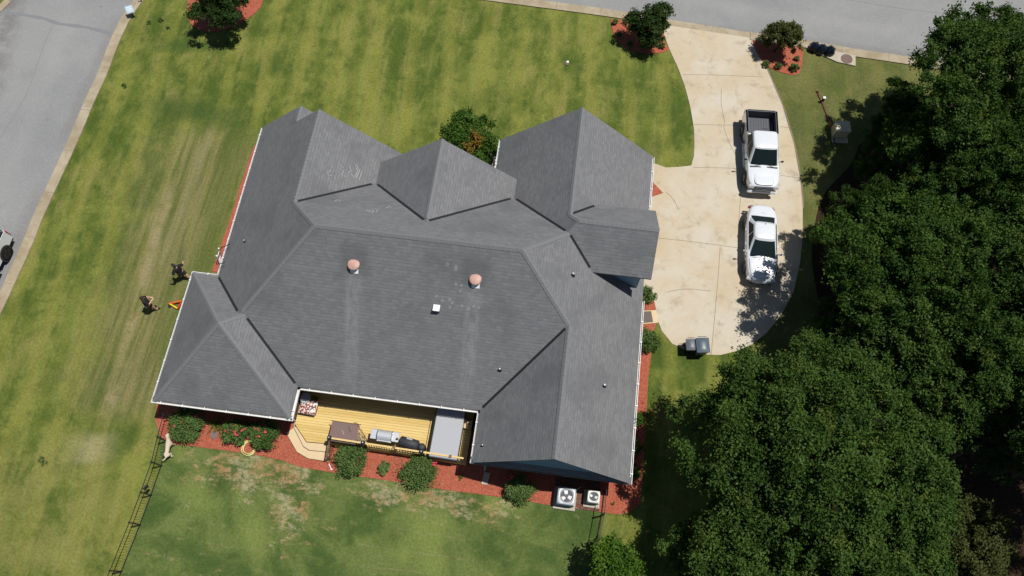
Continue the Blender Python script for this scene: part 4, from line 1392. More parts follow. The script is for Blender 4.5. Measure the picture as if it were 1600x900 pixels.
copy_tree_thing(small, tpos(1520, 868, 5.0), .5, (.85, .85, .85), 'olive brown tinted tree in the bottom right corner', WG, M['oak2'])
copy_tree_thing(small, tpos(1130, 868, 4.0), 4.4, (.85, .85, .75), 'low dark tree at the bottom left flank of the very large oak', WG)
copy_tree_thing(small, tpos(1385, 212, 2.2), 1.2, (.48, .48, .42), 'low bushy tree at the wood edge just right of the tan utility box', WG)
copy_tree_thing(small, tpos(1415, 150, 2.4), 5.0, (.45, .45, .45), 'low bushy tree at the wood edge between the utility box and the street', WG)
copy_tree_thing(small, tpos(1372, 268, 2.0), 2.6, (.45, .45, .40), 'low bushy tree at the wood edge below the tan utility box', WG)
copy_tree_thing(small, tpos(1318, 575, 4.2), 5.5, (.8, .8, .8), 'low tree filling the gap above the very large oak, on its driveway side', WG)
copy_tree_thing(small, tpos(1440, 608, 5.2), 2.2, (.9, .9, 1.0), 'mid height tree just above the top of the very large oak', WG)
copy_tree_thing(small, tpos(1480, 470, 6.2), 1.7, (.9, .9, 1.25), 'tall slim tree in the middle of the woods', WG)
copy_tree_thing(small, tpos(1500, 300, 5.5), 2.9, (.9, .9, 1.15), 'slim tree in the woods level with the front of the pickup', WG)
copy_tree_thing(t3, tpos(1720, 700, 7.0), .4, (.95, .95, 1), 'tree outside the right edge behind the gap in the woods', WG)
copy_tree_thing(t3, tpos(1740, 470, 7.0), 3.4, (1, 1, 1), 'tree outside the right edge level with the trash bins', WG)
copy_tree_thing(t2, tpos(1755, 170, 7.0), 3.9, (1.1, 1.1, 1), 'tree outside the right edge beside the street', WG)
copy_tree_thing(t2, tpos(1330, 1060, 6.0), 1.9, (1.1, 1.1, .9), 'tree beyond the bottom edge below the very large oak', WG)
make_tree('bright_tree', tpos(958, 893, 2.4), 1.45, 1.2, 2.2, M['brightg'], 'bright yellow green small tree at the bottom edge beside the right fence', 'tree', 21, 90, 120, .42, .075, None, .09)
# ornamental trees
make_tree('holly_tree', tpos(341, 2, 1.9), 2.35, 1.4, 1.8, M['holly'], 'dark rounded tree in a round red mulch bed at the top left of the lawn', 'tree', 31, 220, 200, .38, .065, None, .12)
g_t = make_tree('holly_tree', tpos(1014, 34, 1.8), 1.35, 1.4, 1.6, M['holly'], 'dark bushy tree in the red mulch bed left of the driveway mouth', 'tree', 32, 150, 170, .3, .06, 'trees flanking the driveway', .1)
make_tree('loose_tree', tpos(1222, 55, 1.5), 1.35, 1.3, 1.35, M['oak2'], 'loose olive green tree in the red mulch bed right of the driveway mouth', 'tree', 33, 120, 130, .26, .06, 'trees flanking the driveway', .1)
mt = make_tree('maple_tree', tpos(731, 222, 1.5), 1.75, .9, 1.35, M['maple'], 'green tree with an orange branch in the front entry recess between the gables', 'tree', 34, 180, 150, .36, .07, None, .1)
for k, (px, py) in enumerate(((744, 212), (748, 220), (735, 233))):
    q = at(px, py, 2.35) - Vector((mt.location.x, mt.location.y, 0))
    me = leaf_mesh('turning_branch', [(q.x, q.y, q.z)], [.34], 110, .075, M['orangeleaf'], 90 + k)
    c = bpy.data.objects.new('turning_branch', me); C.objects.link(c); c.parent = mt


def bush(name, px, py, r, h, mat, label, cat, seed, n=40, per=90, leaf=.05, flowers=(), group=None, sq=1.0):
    q = at(px, py, h * .6)
    o = thing(name, (q.x, q.y, 0.03), label, cat, group)
    rg = np.random.default_rng(seed)
    cs_ = []; rs_ = []
    for i in range(n):
        d = rg.normal(size=3); d /= np.linalg.norm(d); d[2] = abs(d[2]) if rg.random() < .75 else d[2] * .5
        k = rg.uniform(.55, .88)
        cs_.append((d[0] * r * k, d[1] * r * k * sq, h * .48 + d[2] * h * .42)); rs_.append(r * rg.uniform(.2, .36))
    me = leaf_mesh('foliage', cs_, rs_, per, leaf, mat, seed, .9, .25)
    c = bpy.data.objects.new('foliage', me); C.objects.link(c); c.parent = o
    st_ = MB()
    for k in range(5):
        a = k * 1.256
        st_.tube([(0, 0, -.03), (math.cos(a) * r * .5, math.sin(a) * r * .5, h * .55)], [.02, .008], 5)
    st_.build('stem', M['bark'], o)
    for (fx, fy) in flowers:
        f = at(fx, fy, h * .92) - o.location
        b = MB()
        for k in range(6):
            b.lathe((f.x + rg.normal() * .05, f.y + rg.normal() * .05, f.z + rg.normal() * .02), [(.01, -.03), (.05, 0), (.045, .03), (.01, .045)], 7)
        b.build('bloom', M['petal'], o)
    return o

RB = 'rose bushes along the back wall'
bush('rose_bush', 291, 663, .95, 1.0, M['bushg'], 'round dark rose bush beside the left fence, first from the left', 'bush', 41, 60, 110, .05, [(273, 665), (284, 660), (306, 650)], RB)
bush('rose_bush', 366, 674, .78, .85, M['bushg'], 'loose middle rose bush between the two clumps of lilies', 'bush', 42, 34, 90, .05, [(355, 674), (367, 675), (369, 678), (366, 666), (379, 672)], RB, .8)
bush('rose_bush', 376, 688, .30, .4, M['bushg'], 'small low rose shoot in front of the middle rose bush', 'bush', 43, 14, 80, .045, [], RB)
bush('rose_bush', 413, 680, .80, .9, M['bushg'], 'round rose bush with clustered crimson blooms behind the coiled hose', 'bush', 44, 58, 110, .05, [(400, 671), (403, 673), (399, 675), (411, 664), (414, 675), (403, 681)], RB)
RR = 'shrubs in front of the deck'
bush('round_shrub', 550, 719, .90, .9, M['bushg'], 'round green shrub in front of the deck railing beside the steps', 'shrub', 45, 60, 120, .045, [], RR)
bush('small_shrub', 601, 731, .36, .4, M['bushg'], 'small green shrub between the two round ones before the deck', 'shrub', 46, 16, 80, .045, [], RR)
bush('round_shrub', 656, 736, .95, .9, M['bushg'], 'round green shrub with one crimson bloom below the smoker', 'shrub', 47, 62, 120, .045, [(678, 725)], RR)
bush('round_shrub', 814, 763, .82, .9, M['bushg'], 'round shrub alone in the mulch left of the air conditioners', 'shrub', 48, 54, 110, .045, [(799, 746), (822, 750)])
bush('seedling', 720, 747, .13, .15, M['brightg'], 'tiny bright green seedling in the red mulch near the deck end', 'seedling', 49, 6, 40, .03)
bush('seedling', 958, 787, .09, .1, M['brightg'], 'tiny weed in the red mulch right of the right fence', 'seedling', 50, 5, 30, .03)
bush('side_shrub', 1014, 461, .5, .7, M['bushg'], 'green shrub by the corner of the driveway north of the side door', 'shrub', 51, 24, 90, .045)
bush('side_shrub', 1012, 531, .68, .8, M['bushg'], 'larger dark green shrub south of the side door landing', 'shrub', 52, 36, 100, .05)
for k, (x, y, lb) in enumerate(((997, 655, 'rounded bright shrub under the east eave, northernmost of three'), (993, 698, 'rounded bright shrub under the east eave, middle of three'), (989, 737, 'rounded bright shrub under the east eave nearest the rear corner'))):
    bush('clipped_shrub', x, y, .42, .55, M['brightg'], lb, 'shrub', 60 + k, 26, 90, .035, [], 'clipped shrubs under the east eave')
for k, (x, y, r, lb) in enumerate(((961, 34, .22, 'small shrub at the kerb corner of the left driveway bed'), (968, 55, .2, 'small shrub on the curved west edge of the left driveway bed'), (984, 69, .22, 'small shrub at the lower left edge of the left driveway bed'), (1007, 73, .3, 'shrub in the shade below the left driveway tree'), (1034, 71, .24, 'small shrub in the corner by the driveway left side'),
                                    (1198, 100, .26, 'small shrub beside the right edge of the driveway in the right bed'), (1216, 103, .26, 'small shrub below the right driveway tree'), (1242, 106, .34, 'largest small shrub in the lower right corner of the right bed'), (1245, 92, .2, 'small shrub on the east edge of the right bed'))):
    bush('small_shrub', x, y, r, r * 1.3, M['bushg'], lb, 'shrub', 70 + k, 14, 60, .04, [], 'small shrubs in the driveway beds')


def lily(px, py, lb, seed, n=26):
    q = at(px, py, .2); o = thing('lily_clump', (q.x, q.y, .03), lb, 'plant', 'lily clumps between the roses')
    rg = random.Random(seed); mb = MB()
    for k in range(n):
        a = rg.uniform(0, 6.28); L = rg.uniform(.3, .6); w = .022
        c, s = math.cos(a), math.sin(a); x0, y0 = rg.uniform(-.12, .12), rg.uniform(-.12, .12)
        pts = [(0, 0), (.35 * L, .42 * L / .5 * .5), (.75 * L, .45 * L), (L, .22 * L)]
        vs = []
        for i, (d, z) in enumerate(pts):
            ww = w * (1 - i / 3.3)
            vs += [(x0 + c * d - s * ww, y0 + s * d + c * ww, z), (x0 + c * d + s * ww, y0 + s * d - c * ww, z)]
        mb.add(vs, [(2 * i, 2 * i + 1, 2 * i + 3, 2 * i + 2) for i in range(3)])
    mb.build('leaves', M['brightg'], o)
lily(336, 663, 'strappy lily clump between the first and middle rose bushes', 5)
lily(344, 668, 'smaller lily tuft beside the middle rose bush, left side', 8, 14)
lily(388, 664, 'strappy lily clump between the middle rose and the crimson rose bush', 6)
# the potted plant's leaves
me = leaf_mesh('leaves', [(0, 0, .32), (.05, .04, .28)], [.12, .1], 40, .04, M['bushg'], 77)
c = bpy.data.objects.new('leaves', me); C.objects.link(c); c.parent = pot
# weeds on the lawn
for k, (x, y, r) in enumerate(((67, 720, .3), (94, 266 / 2, .2), (195, 133, .2), (233, 35, .2), (251, 31, .2), (263, 42, .15))):
    if k == 1: continue
    bush('lawn_weed', x, y, r, .12, M['bushg'], ['spreading weed clump on the yellow lawn near the left fence', '', 'dark weed clump in the grass beside the left street', 'weed tuft in the grass nearest the blue sign', 'weed tuft between the blue sign and the round bed', 'small weed tuft left of the round tree bed'][k], 'weed', 120 + k, 8, 22, .035)

# ------------------------------------------------------------------ vehicles
def sup(n, L, W, e=4.0, sy=1.0):
    pts = []
    for k in range(n):
        t = 2 * math.pi * (k + .5) / n
        c, s = math.cos(t), math.sin(t)
        pts.append((math.copysign(abs(c) ** (2 / e), c) * W, math.copysign(abs(s) ** (2 / e), s) * L))
    return pts


def body_loft(Lh, Wh, levels, topf, zlow, e=5, n=48, inner=(.8, .6, .4, .2, .0), crown=.05, wf=None):
    """levels: (t, shrinkx, shrinky)"""
    vs = []; fs = []; rings = []
    for (t, sx, sy) in levels:
        ring = []
        for (x, y) in sup(n, Lh * sy, Wh * sx, e):
            if wf: x *= wf(y)
            ring.append(len(vs)); vs.append((x, y, zlow + (topf(y) - zlow) * t))
        rings.append(ring)
    base = sup(n, Lh * levels[-1][2], Wh * levels[-1][1], e)
    for k in inner:
        ring = []
        for (x, y) in base:
            xx = x * k; yy = y * (k * .5 + .5) if k > 0 else y * .5
            if wf: xx *= wf(yy)
            ring.append(len(vs)); vs.append((xx, yy, topf(yy) + crown * (1 - k * k)))
        rings.append(ring)
    for a, b in zip(rings, rings[1:]):
        for i in range(n):
            j = (i + 1) % n
            fs.append((a[i], a[j], b[j], b[i]))
    fs.append(tuple(reversed(rings[0])))
    # close the centre seam
    r = rings[-1]
    for i in range(n // 4, n // 4 + n // 2):
        pass
    # last ring has x=0: left/right halves coincide
    return MB().add(vs, fs)


def wheel(parent, x, y, r=.38, w=.26, rim='rim'):
    o = MB()
    s = 1 if x > 0 else -1
    prof = []
    mb = MB(); n = 24
    for (rr, xx) in ((r * .62, -w / 2), (r * .95, -w / 2), (r, -w / 2 + .04), (r, w / 2 - .04), (r * .95, w / 2), (r * .62, w / 2)):
        for k in range(n):
            t = 2 * math.pi * k / n
            mb.v.append((x + xx, y + rr * math.cos(t), r + rr * math.sin(t)))
    for i in range(5):
        for k in range(n):
            mb.f.append((i * n + k, i * n + (k + 1) % n, (i + 1) * n + (k + 1) % n, (i + 1) * n + k))
    mb.mi = [0] * len(mb.f)
    wo = mb.build('wheel', M['tire'], parent, True)
    rm = MB(); rm.cyl((x + s * (w / 2 - .04), y, r), r * .62, .03, 20, axis='X')
    for k in range(5):
        t = k * 1.2566
        rm.box((x + s * (w / 2 - .015), y + math.cos(t) * r * .33, r + math.sin(t) * r * .33), (.03, .07, r * .55), rot=Matrix.Rotation(t - math.pi / 2, 3, 'X'))
    q = rm.build('rim', M[rim], None); q.parent = wo
    return wo


def glass_band(parent, lv0, lv1, z0, z1, e, mat, name='window', sub=8, inset=0.0):
    """band between two rounded rectangles (y0,y1,hw)"""
    pass


def greenhouse(parent, base, top, paint, e=5, n=56, sky=False):
    """base/top: (y_rear, y_front, halfwidth, z). Painted roof and pillars, glass panes as parts"""
    def loop(l, k=1.0):
        yc = (l[0] + l[1]) / 2; L = (l[1] - l[0]) / 2
        return [(x, yc + y, l[3]) for (x, y) in sup(n, L * k, l[2] * k, e)]
    lo = [Vector(v) for v in loop(base)]; hi = [Vector(v) for v in loop(top)]
    sh = MB(); vs = []; fs = []
    rings = []
    mids = [0, .35, .7, 1.0]
    for t in mids:
        bul = math.sin(math.pi * t) * .02
        ring = []
        for a, b in zip(lo, hi):
            p = a.lerp(b, t); 
            ring.append(len(vs)); vs.append(tuple(p))
        rings.append(ring)
    yc = (top[0] + top[1]) / 2
    for k, dz in ((.96, .035), (.88, .055), (.6, .075), (.3, .085)):
        ring = []
        for b in hi:
            ring.append(len(vs)); vs.append((b.x * k, yc + (b.y - yc) * k, top[3] + dz))
        rings.append(ring)
    for a, b in zip(rings, rings[1:]):
        for i in range(n):
            j = (i + 1) % n
            fs.append((a[i], a[j], b[j], b[i]))
    fs.append(tuple(rings[-1]))
    sh.add(vs, fs)
    sh.build('cabin', paint, parent, True)
    # panes
    def P(ax, u_, v_):
        """bilinear point on a cabin face, pushed outward"""
        y0b, y1b, wb, zb = base; y0t, y1t, wt, zt = top
        z = zb + (zt - zb) * v_
        y0 = y0b + (y0t - y0b) * v_; y1 = y1b + (y1t - y1b) * v_; w = wb + (wt - wb) * v_
        out = .012
        if ax == 'f':
            yy = y1 - abs(u_) ** 4 * .10
            return (u_ * w, yy + out, z + out)
        if ax == 'r':
            yy = y0 + abs(u_) ** 4 * .10
            return (u_ * w, yy - out, z + out)
        s = 1 if ax == 'R' else -1
        yy = y0 + (y1 - y0) * u_
        un = abs(2 * u_ - 1)
        return (s * (w * (1 - un ** 6 * .06) + out), yy, z)
    def pane(ax, u0, u1, v0, v1, name='window', tl=0.0, tr=0.0):
        mb = MB(); nu, nv = 10, 4; vs = []
        for j in range(nv + 1):
            v_ = v0 + (v1 - v0) * j / nv
            a = u0 + tl * (j / nv); b = u1 - tr * (j / nv)
            for i in range(nu + 1):
                vs.append(P(ax, a + (b - a) * i / nu, v_))
        k = nu + 1
        mb.add(vs, [(j * k + i, j * k + i + 1, (j + 1) * k + i + 1, (j + 1) * k + i) for j in range(nv) for i in range(nu)])
        return mb.build(name, M['carglass'], parent, True)
    return pane


def mirror(parent, x, y, z, mat):
    s = 1 if x > 0 else -1
    mb = MB(); mb.box((x + s * .12, y, z + .03), (.17, .09, .15), bev=.03); mb.tube([(x - s * .05, y, z - .02), (x + s * .08, y, z)], .025, 6)
    mb.build('side_mirror', mat, parent)


def make_pickup(loc, rz, label, flare=False):
    o = thing('pickup_truck', loc, label, 'pickup truck', None, rz)
    paint = M['carwhite']
    def topf(y):
        if y > 1.25: return 1.14 - .10 * ((y - 1.25) / 1.65) ** 2
        return 1.16
    lv = [(0, .90, .97), (.18, .985, .99), (.5, 1, 1), (.85, .985, .995), (.97, .95, .985), (1.0, .91, .975)]
    # cab and bonnet block (front part only)
    Lh, off = 2.04, .92
    b = body_loft(Lh, 1.0, lv, lambda y: topf(y + off), .42, 6, wf=lambda y: 1 - .08 * max(0, (y - 1.0)) ** 2)
    b.v = [(x, y + off, z) for (x, y, z) in b.v]
    b.build('body', paint, o, True)
    # bonnet bulge
    bb = body_loft(.78, .62, [(0, 1, 1), (1, .93, .95)], lambda y: .07 - .03 * (y + .8), 0, 5, crown=.01)
    bb.v = [(x, y + 2.05, z + 1.10) for (x, y, z) in bb.v]
    bb.build('bonnet', paint, o, True)
    # cargo bed
    wl = MB()
    y0, y1 = -2.9, -.98
    for s in (-1, 1):
        wl.box((s * .94, (y0 + y1) / 2, .90), (.10, y1 - y0, .90), bev=.045)
    wl.box((0, y0 + .03, .92), (1.84, .10, .80), bev=.04)
    wl.box((0, y1 + .05, .9), (1.84, .08, .85))
    wl.build('cargo_bed', M['carsilver'] if not flare else paint, o)
    fl = MB(); fl.box((0, (y0 + y1) / 2, .66), (1.78, y1 - y0, .06))
    for s in (-1, 1):
        fl.box((s * .872, (y0 + y1) / 2, 1.0), (.03, y1 - y0 - .1, .66)); fl.box((s * .80, -1.9, .80), (.16, .85, .25), bev=.05)
    fl.box((0, y0 + .10, 1.0), (1.74, .03, .62)); fl.box((0, y1 - .01, 1.0), (1.74, .03, .62))
    for k in range(9):
        fl.box((-.64 + k * .16, (y0 + y1) / 2, .70), (.05, y1 - y0 - .2, .02))
    fl.build('bed_liner', M['greydark'], o)
    pane = greenhouse(o, (-1.02, 1.42, .93, 1.12), (-.86, .52, .74, 1.80), paint, 8)
    pane('f', -.88, .88, .06, .96, 'windscreen'); pane('r', -.8, .8, .15, .9)
    for a in ('R', 'L'):
        pane(a, .08, .42, .12, .86, 'window', .01, .0); pane(a, .45, .84, .12, .86, 'window', .0, .08)
    MB().box((0, 2.965, .90), (1.10, .10, .32), rot=Matrix.Rotation(R(32), 3, 'X'), bev=.02).build('grille', M['greydark'], o)
    gb = MB()
    for k in range(3): gb.box((0, 3.08 - k * .055, .85 + k * .085), (1.0, .02, .02))
    gb.box((0, 3.03, .93), (.16, .03, .07), bev=.01)
    gb.build('grille_bar', M['chrome'], o)
    MB().box((0, 2.96, .56), (1.80, .26, .24), bev=.07).build('bumper', paint if not flare else M['blackp'], o)
    MB().box((0, 3.08, .50), (1.1, .04, .09)).build('air_intake', M['blackp'], o)
    for s in (-1, 1):
        MB().box((s * .74, 2.84, .93), (.34, .24, .22), bev=.05).build('headlight', M['lamp'], o)
        MB().box((s * .95, -2.90, 1.05), (.10, .10, .32), bev=.02).build('taillight', M['redlens'], o)
        mirror(o, s * 1.0, 1.05, 1.22, M['blackp'])
        MB().box((s * .98, .15, .40), (.14, 1.9, .05), bev=.02).build('running_board', M['chrome'] if not flare else M['blackp'], o)
        for y in (-1.85, 1.90):
            wheel(o, s * .90, y, .41 if not flare else .44, .27, 'rim' if not flare else 'blackp')
            am = MB(); am.cyl((s * .955, y, .46), .5, .10 if not flare else .16, 24, axis='X')
            am.build('wheel_arch', M['blackp'], o)
        MB().box((s * 1.003, .35, 1.0), (.02, .16, .03)).build('door_handle', M['chrome'], o)
        MB().box((s * 1.003, -.45, 1.0), (.02, .16, .03)).build('door_handle', M['chrome'], o)
    MB().box((0, -2.99, .55), (1.7, .16, .18), bev=.04).build('bumper', M['chrome'], o)
    MB().box((0, -1.03, 1.83), (.36, .05, .05)).build('brake_light', M['greydark'], o)
    MB().box((0, 1.50, 1.175), (1.66, .10, .02), bev=.008).build('wiper_cowl', M['blackp'], o)
    for s in (-1, 1):
        MB().tube([(s * .60, 1.47, 1.19), (s * .08, 1.33, 1.25)], .012, 5).build('wiper', M['blackp'], o)
        for y in (-.98, 0.05, 1.12): MB().box((s * 1.0, y, .80), (.012, .014, .62)).build('door_gap', M['blackp'], o)
    MB().box((0, 0, .40), (1.5, 5.2, .2)).build('chassis', M['blackp'], o)
    return o


def facing(p_rear, p_front):
    d = (p_front - p_rear); return math.atan2(-d.x, d.y)
pr = at(1187, 180, 1.0); pfr = at(1193, 293, 1.0)
ctr = (pr + pfr) / 2
ctr = at(1190, 237, .95)
ctr = at(1190, 234, .95)
truck = make_pickup((ctr.x, ctr.y, .03), facing(pr, pfr), 'white pickup truck with an open dark bed parked on the concrete driveway')
truck.scale = (.97, .90, .98)
pj = at(2, 372, 1.2); pj2 = at(-46, 480, 1.2)
dd = (pj2 - pj).normalized(); rear = at(8, 362, 1.2)
cj = rear + dd * 2.8 + Vector((dd.y, -dd.x, 0)) * 0.35 + IMG_R * -0.62
jeep = make_pickup((cj.x, cj.y, .01), facing(pj, pj2), 'white pickup truck with big black tyres parked at the left kerb, mostly out of view', True)


def make_sedan(loc, rz, label):
    o = thing('sedan', loc, label, 'car', None, rz)
    paint = M['carwhite']
    def topf(y):
        if y > .95: return .93 - .20 * ((y - .95) / 1.5) ** 1.7
        if y < -1.35: return .98 - .05 * ((-1.35 - y) / 1.1) ** 2
        return .95
    lv = [(0, .90, .975), (.2, .98, .99), (.5, 1, 1), (.78, .985, .99), (.93, .94, .97), (1.0, .87, .945)]
    b = body_loft(2.45, .92, lv, topf, .28, 4.2, crown=.05, wf=lambda y: 1 - .045 * abs(y / 2.45) ** 3)
    b.build('body', paint, o, True)
    pane = greenhouse(o, (-1.75, 1.12, .82, .90), (-.98, .10, .60, 1.38), paint, 5)
    pane('f', -.90, .90, .06, .94, 'windscreen'); pane('r', -.86, .86, .12, .88)
    for a in ('R', 'L'):
        pane(a, .16, .50, .12, .86, 'window', .03, .0); pane(a, .525, .88, .12, .86, 'window', .0, .12)
    for s in (-1, 1):
        hl = MB().box((s * .62, 2.20, .62), (.36, .34, .12), rot=Matrix.Rotation(s * R(-18), 3, 'Z'), bev=.04); hl.build('headlight', M['lamp'], o)
        MB().box((s * .68, -2.30, .64), (.22, .12, .12), rot=Matrix.Rotation(s * R(14), 3, 'Z'), bev=.04).build('taillight', M['redlens'], o)
        mirror(o, s * .90, .72, .93, paint)
        for y in (-1.42, 1.42):
            wheel(o, s * .80, y, .33, .22)
            MB().cyl((s * .865, y, .36), .38, .10, 24, axis='X').build('wheel_arch', M['blackp'], o)
        MB().box((s * .915, .95, .70), (.03, .14, .05)).build('side_vent', M['blackp'], o)
        for y in (.15, -.75): MB().box((s * .925, y, .78), (.03, .15, .03)).build('door_handle', paint, o)
    MB().box((0, 2.335, .64), (.62, .06, .07), bev=.01).build('grille', M['chrome'], o)
    MB().box((0, 2.41, .40), (1.2, .06, .10), bev=.01).build('air_intake', M['greydark'], o)
    MB().box((0, -2.42, .55), (1.5, .08, .20), bev=.03).build('bumper', M['carsilver'], o)
    for s in (-1, 1):
        MB().tube([(s * .55, 1.10, .965), (s * .05, 1.0, 1.0)], .012, 5).build('wiper', M['blackp'], o)
    gp_ = MB(); gp_.tube([(-.76, 1.16, .945), (-.72, 1.6, .915), (-.60, 2.15, .80)], .007, 4); gp_.build('bonnet_gap', M['blackp'], o)
    gp_ = MB(); gp_.tube([(.76, 1.16, .945), (.72, 1.6, .915), (.60, 2.15, .80)], .007, 4); gp_.build('bonnet_gap', M['blackp'], o)
    MB().tube([(-.68, -1.80, .965), (0, -1.82, 1.01), (.68, -1.80, .965)], .007, 4).build('boot_gap', M['blackp'], o)
    MB().lathe((0, -.88, 1.44), [(.04, 0), (.02, .03), (.005, .05)], 8).build('roof_antenna', M['blackp'], o)
    return o
pr = at(1192, 330, .8); pfr = at(1190, 432, .6)
cs2 = at(1190, 380, .75)
make_sedan((cs2.x, cs2.y, .03), facing(pr, pfr), 'white sedan parked on the driveway behind the pickup, bonnet dappled by tree shade')

# ------------------------------------------------------------------ street and yard objects
def wheelie_bin(loc, rz, label, w, d, h, lidmat, bodymat):
    o = thing('wheeled_bin', loc, label, 'trash bin', 'trash bins at the end of the driveway', rz)
    b = MB()
    def ring(z, ww, dd): return [(-ww / 2, -dd / 2, z), (ww / 2, -dd / 2, z), (ww / 2, dd / 2, z), (-ww / 2, dd / 2, z)]
    vs = ring(.06, w * .78, d * .74) + ring(h * .86, w * .96, d * .94)
    b.add(vs, [(3, 2, 1, 0), (4, 5, 6, 7)] + [(i, (i + 1) % 4, 4 + (i + 1) % 4, 4 + i) for i in range(4)])
    b.build('bin_body', bodymat, o)
    l = MB(); nn = 6; vs = []
    for i in range(nn + 1):
        y = -d / 2 - .03 + (d + .06) * i / nn
        for j in range(nn + 1):
            x = -w / 2 - .02 + (w + .04) * j / nn
            a = 2 * i / nn - 1; c_ = 2 * j / nn - 1
            vs.append((x, y, h * .88 + .09 * (1 - a ** 4) * (1 - c_ ** 4) + .02 * math.cos(3 * c_)))
    l.add(vs, [(i * 7 + j, i * 7 + j + 1, (i + 1) * 7 + j + 1, (i + 1) * 7 + j) for i in range(6) for j in range(6)])
    l.box((0, 0, h * .875), (w + .04, d + .06, .04), bev=.015)
    l.build('bin_lid', lidmat, o, True)
    MB().tube([(-w * .35, d / 2 + .09, h * .9), (w * .35, d / 2 + .09, h * .9)], .018, 8).build('handle', bodymat, o)
    for s in (-1, 1):
        MB().cyl((s * w * .42, d * .40, .12), .12, .05, 16, axis='X').build('bin_wheel', M['tire'], o)
    return o
q = at(1098.5, 539, 1.05); wheelie_bin((q.x, q.y, .03), R(8), 'larger blue grey wheeled trash bin at the lower end of the driveway', .68, .78, 1.12, M['binblue'], M['binblue'])
q = at(1081, 538, .92); wheelie_bin((q.x, q.y, .03), R(6), 'smaller dark grey wheeled trash bin, left of the blue grey one', .55, .58, .95, M['bingrey'], M['blackp'])

for k, (x, y, lb) in enumerate(((1273, 73, 'leftmost black rubbish bag at the kerb, next to the mulch bed tree'), (1284.5, 76.5, 'middle black rubbish bag in the row of three at the kerb'), (1297, 79, 'black rubbish bag nearest the round manhole cover'))):
    q = at(x, y, .3); o = thing('rubbish_bag', (q.x, q.y, .05), lb, 'rubbish bag', 'black rubbish bags at the kerb', rz=k * 1.1)
    mb = MB(); n = 22; vs = []; rg = random.Random(k)
    prof = [(.10, .0), (.26, .03), (.33, .14), (.34, .26), (.29, .40), (.19, .50), (.07, .56), (.04, .60)]
    for i, (r_, z_) in enumerate(prof):
        for j in range(n):
            t = 2 * math.pi * j / n
            w_ = 1 + .09 * math.sin(5 * t + i * .7 + k) + .05 * math.sin(9 * t - i + k * 2) if i < 6 else 1
            vs.append((r_ * w_ * math.cos(t), r_ * w_ * math.sin(t), z_))
    mb.add(vs, [(i * n + j, i * n + (j + 1) % n, (i + 1) * n + (j + 1) % n, (i + 1) * n + j) for i in range(len(prof) - 1) for j in range(n)] + [tuple(range(7 * n, 8 * n))])
    mb.build('sack', M['bag'], o, True)
    MB().tube([(0, 0, .58), (.05, .02, .66), (.12, .0, .64)], [.035, .03, .01], 6).build('knot', M['bag'], o)

# storm drain pad with its manhole
o = thing('storm_drain', at(1310, 88, 0), 'pale concrete drain slab with a round rusty manhole cover beside the kerb', 'storm drain')
MB().prism(gp([(1252, 71), (1266, 79), (1308, 98), (1336, 104), (1336, 88), (1262, 72)]), 0, .085).build('slab', M['pad'], o, world=True)
q = at(1323, 92, .09); MB().cyl((q.x, q.y, .088), .38, .02, 28).build('manhole_cover', M['rust'], o, world=True)

eb = MB(); L = gp(smooth_line([(1276, 143), (1284, 160), (1292, 180), (1299, 203), (1304, 228)], 8))
for i in range(len(L) - 1):
    a = Vector(L[i]); b_ = Vector(L[i + 1]); n = max(1, int((b_ - a).length / .21))
    for k in range(n):
        q = a + (b_ - a) * ((k + .5) / n); eb.box((q.x, q.y, .04), (.20, .10, .08), math.atan2((b_ - a).y, (b_ - a).x), bev=.01)
tag(eb.build('brick_edging', M['brickedge']), 'curving row of red edging bricks in the grass right of the driveway', 'edging')

q = at(1317, 198, .75)
o = thing('utility_box', (q.x, q.y, 0), 'tan steel utility box on the lawn at the edge of the trees', 'utility box', rz=R(4))
MB().box((0, 0, .40), (.86, .72, .70), bev=.02).build('cabinet', M['box'], o)
MB().box((0, 0, .77), (.92, .78, .06), bev=.02).build('lid', M['box'], o)
MB().box((.05, -.25, .04), (.95, .9, .08)).build('concrete_pad', M['pad'], o)
q = at(1288, 153, .4)
o = thing('marker_post', (q.x, q.y, 0), 'short black and white marker post beside the brick edging', 'post')
MB().box((0, 0, .2), (.12, .12, .4)).build('post', M['blackp'], o)
MB().box((0, 0, .43), (.17, .17, .06), bev=.015).build('cap', M['white'], o)
q = at(886, 99, .05)
o = thing('cleanout_cap', (q.x, q.y, 0), 'small round brown and white pipe cap in the front lawn', 'pipe cap')
MB().cyl((0, 0, .03), .15, .06, 16).build('collar', M['rust'], o)
MB().cyl((.03, .1, .07), .08, .06, 12).build('cap', M['white'], o)

# blue yard sign at the kerb
q = at(209, 25, 0); o = thing('yard_sign', (q.x, q.y, 0), 'pale blue sign panel tilted on a post beside the left street', 'sign', rz=R(28))
MB().box((0, 0, .62), (.50, .04, .46), rot=Matrix.Rotation(R(-52), 3, 'X'), bev=.01).build('sign_panel', M['sign'], o)
tx = MB()
for r_, wid in ((.12, .30), (.01, .36), (-.10, .24)):
    v = Matrix.Rotation(R(-52), 3, 'X') @ Vector((0, -.023, r_)); tx.box((v.x, v.y, .62 + v.z), (wid, .006, .05), rot=Matrix.Rotation(R(-52), 3, 'X'))
tx.build('faded_print', M['white'], o)
MB().tube([(0, .05, 0), (0, .02, .6)], .025, 8).build('post', M['blackp'], o)
q = at(222, 3, 0); tag(MB().tube([(q.x, q.y, 0), (q.x, q.y, .7)], .04, 8).build('marker_stake', M['iron']), 'thin black stake by the kerb above the blue sign', 'stake')

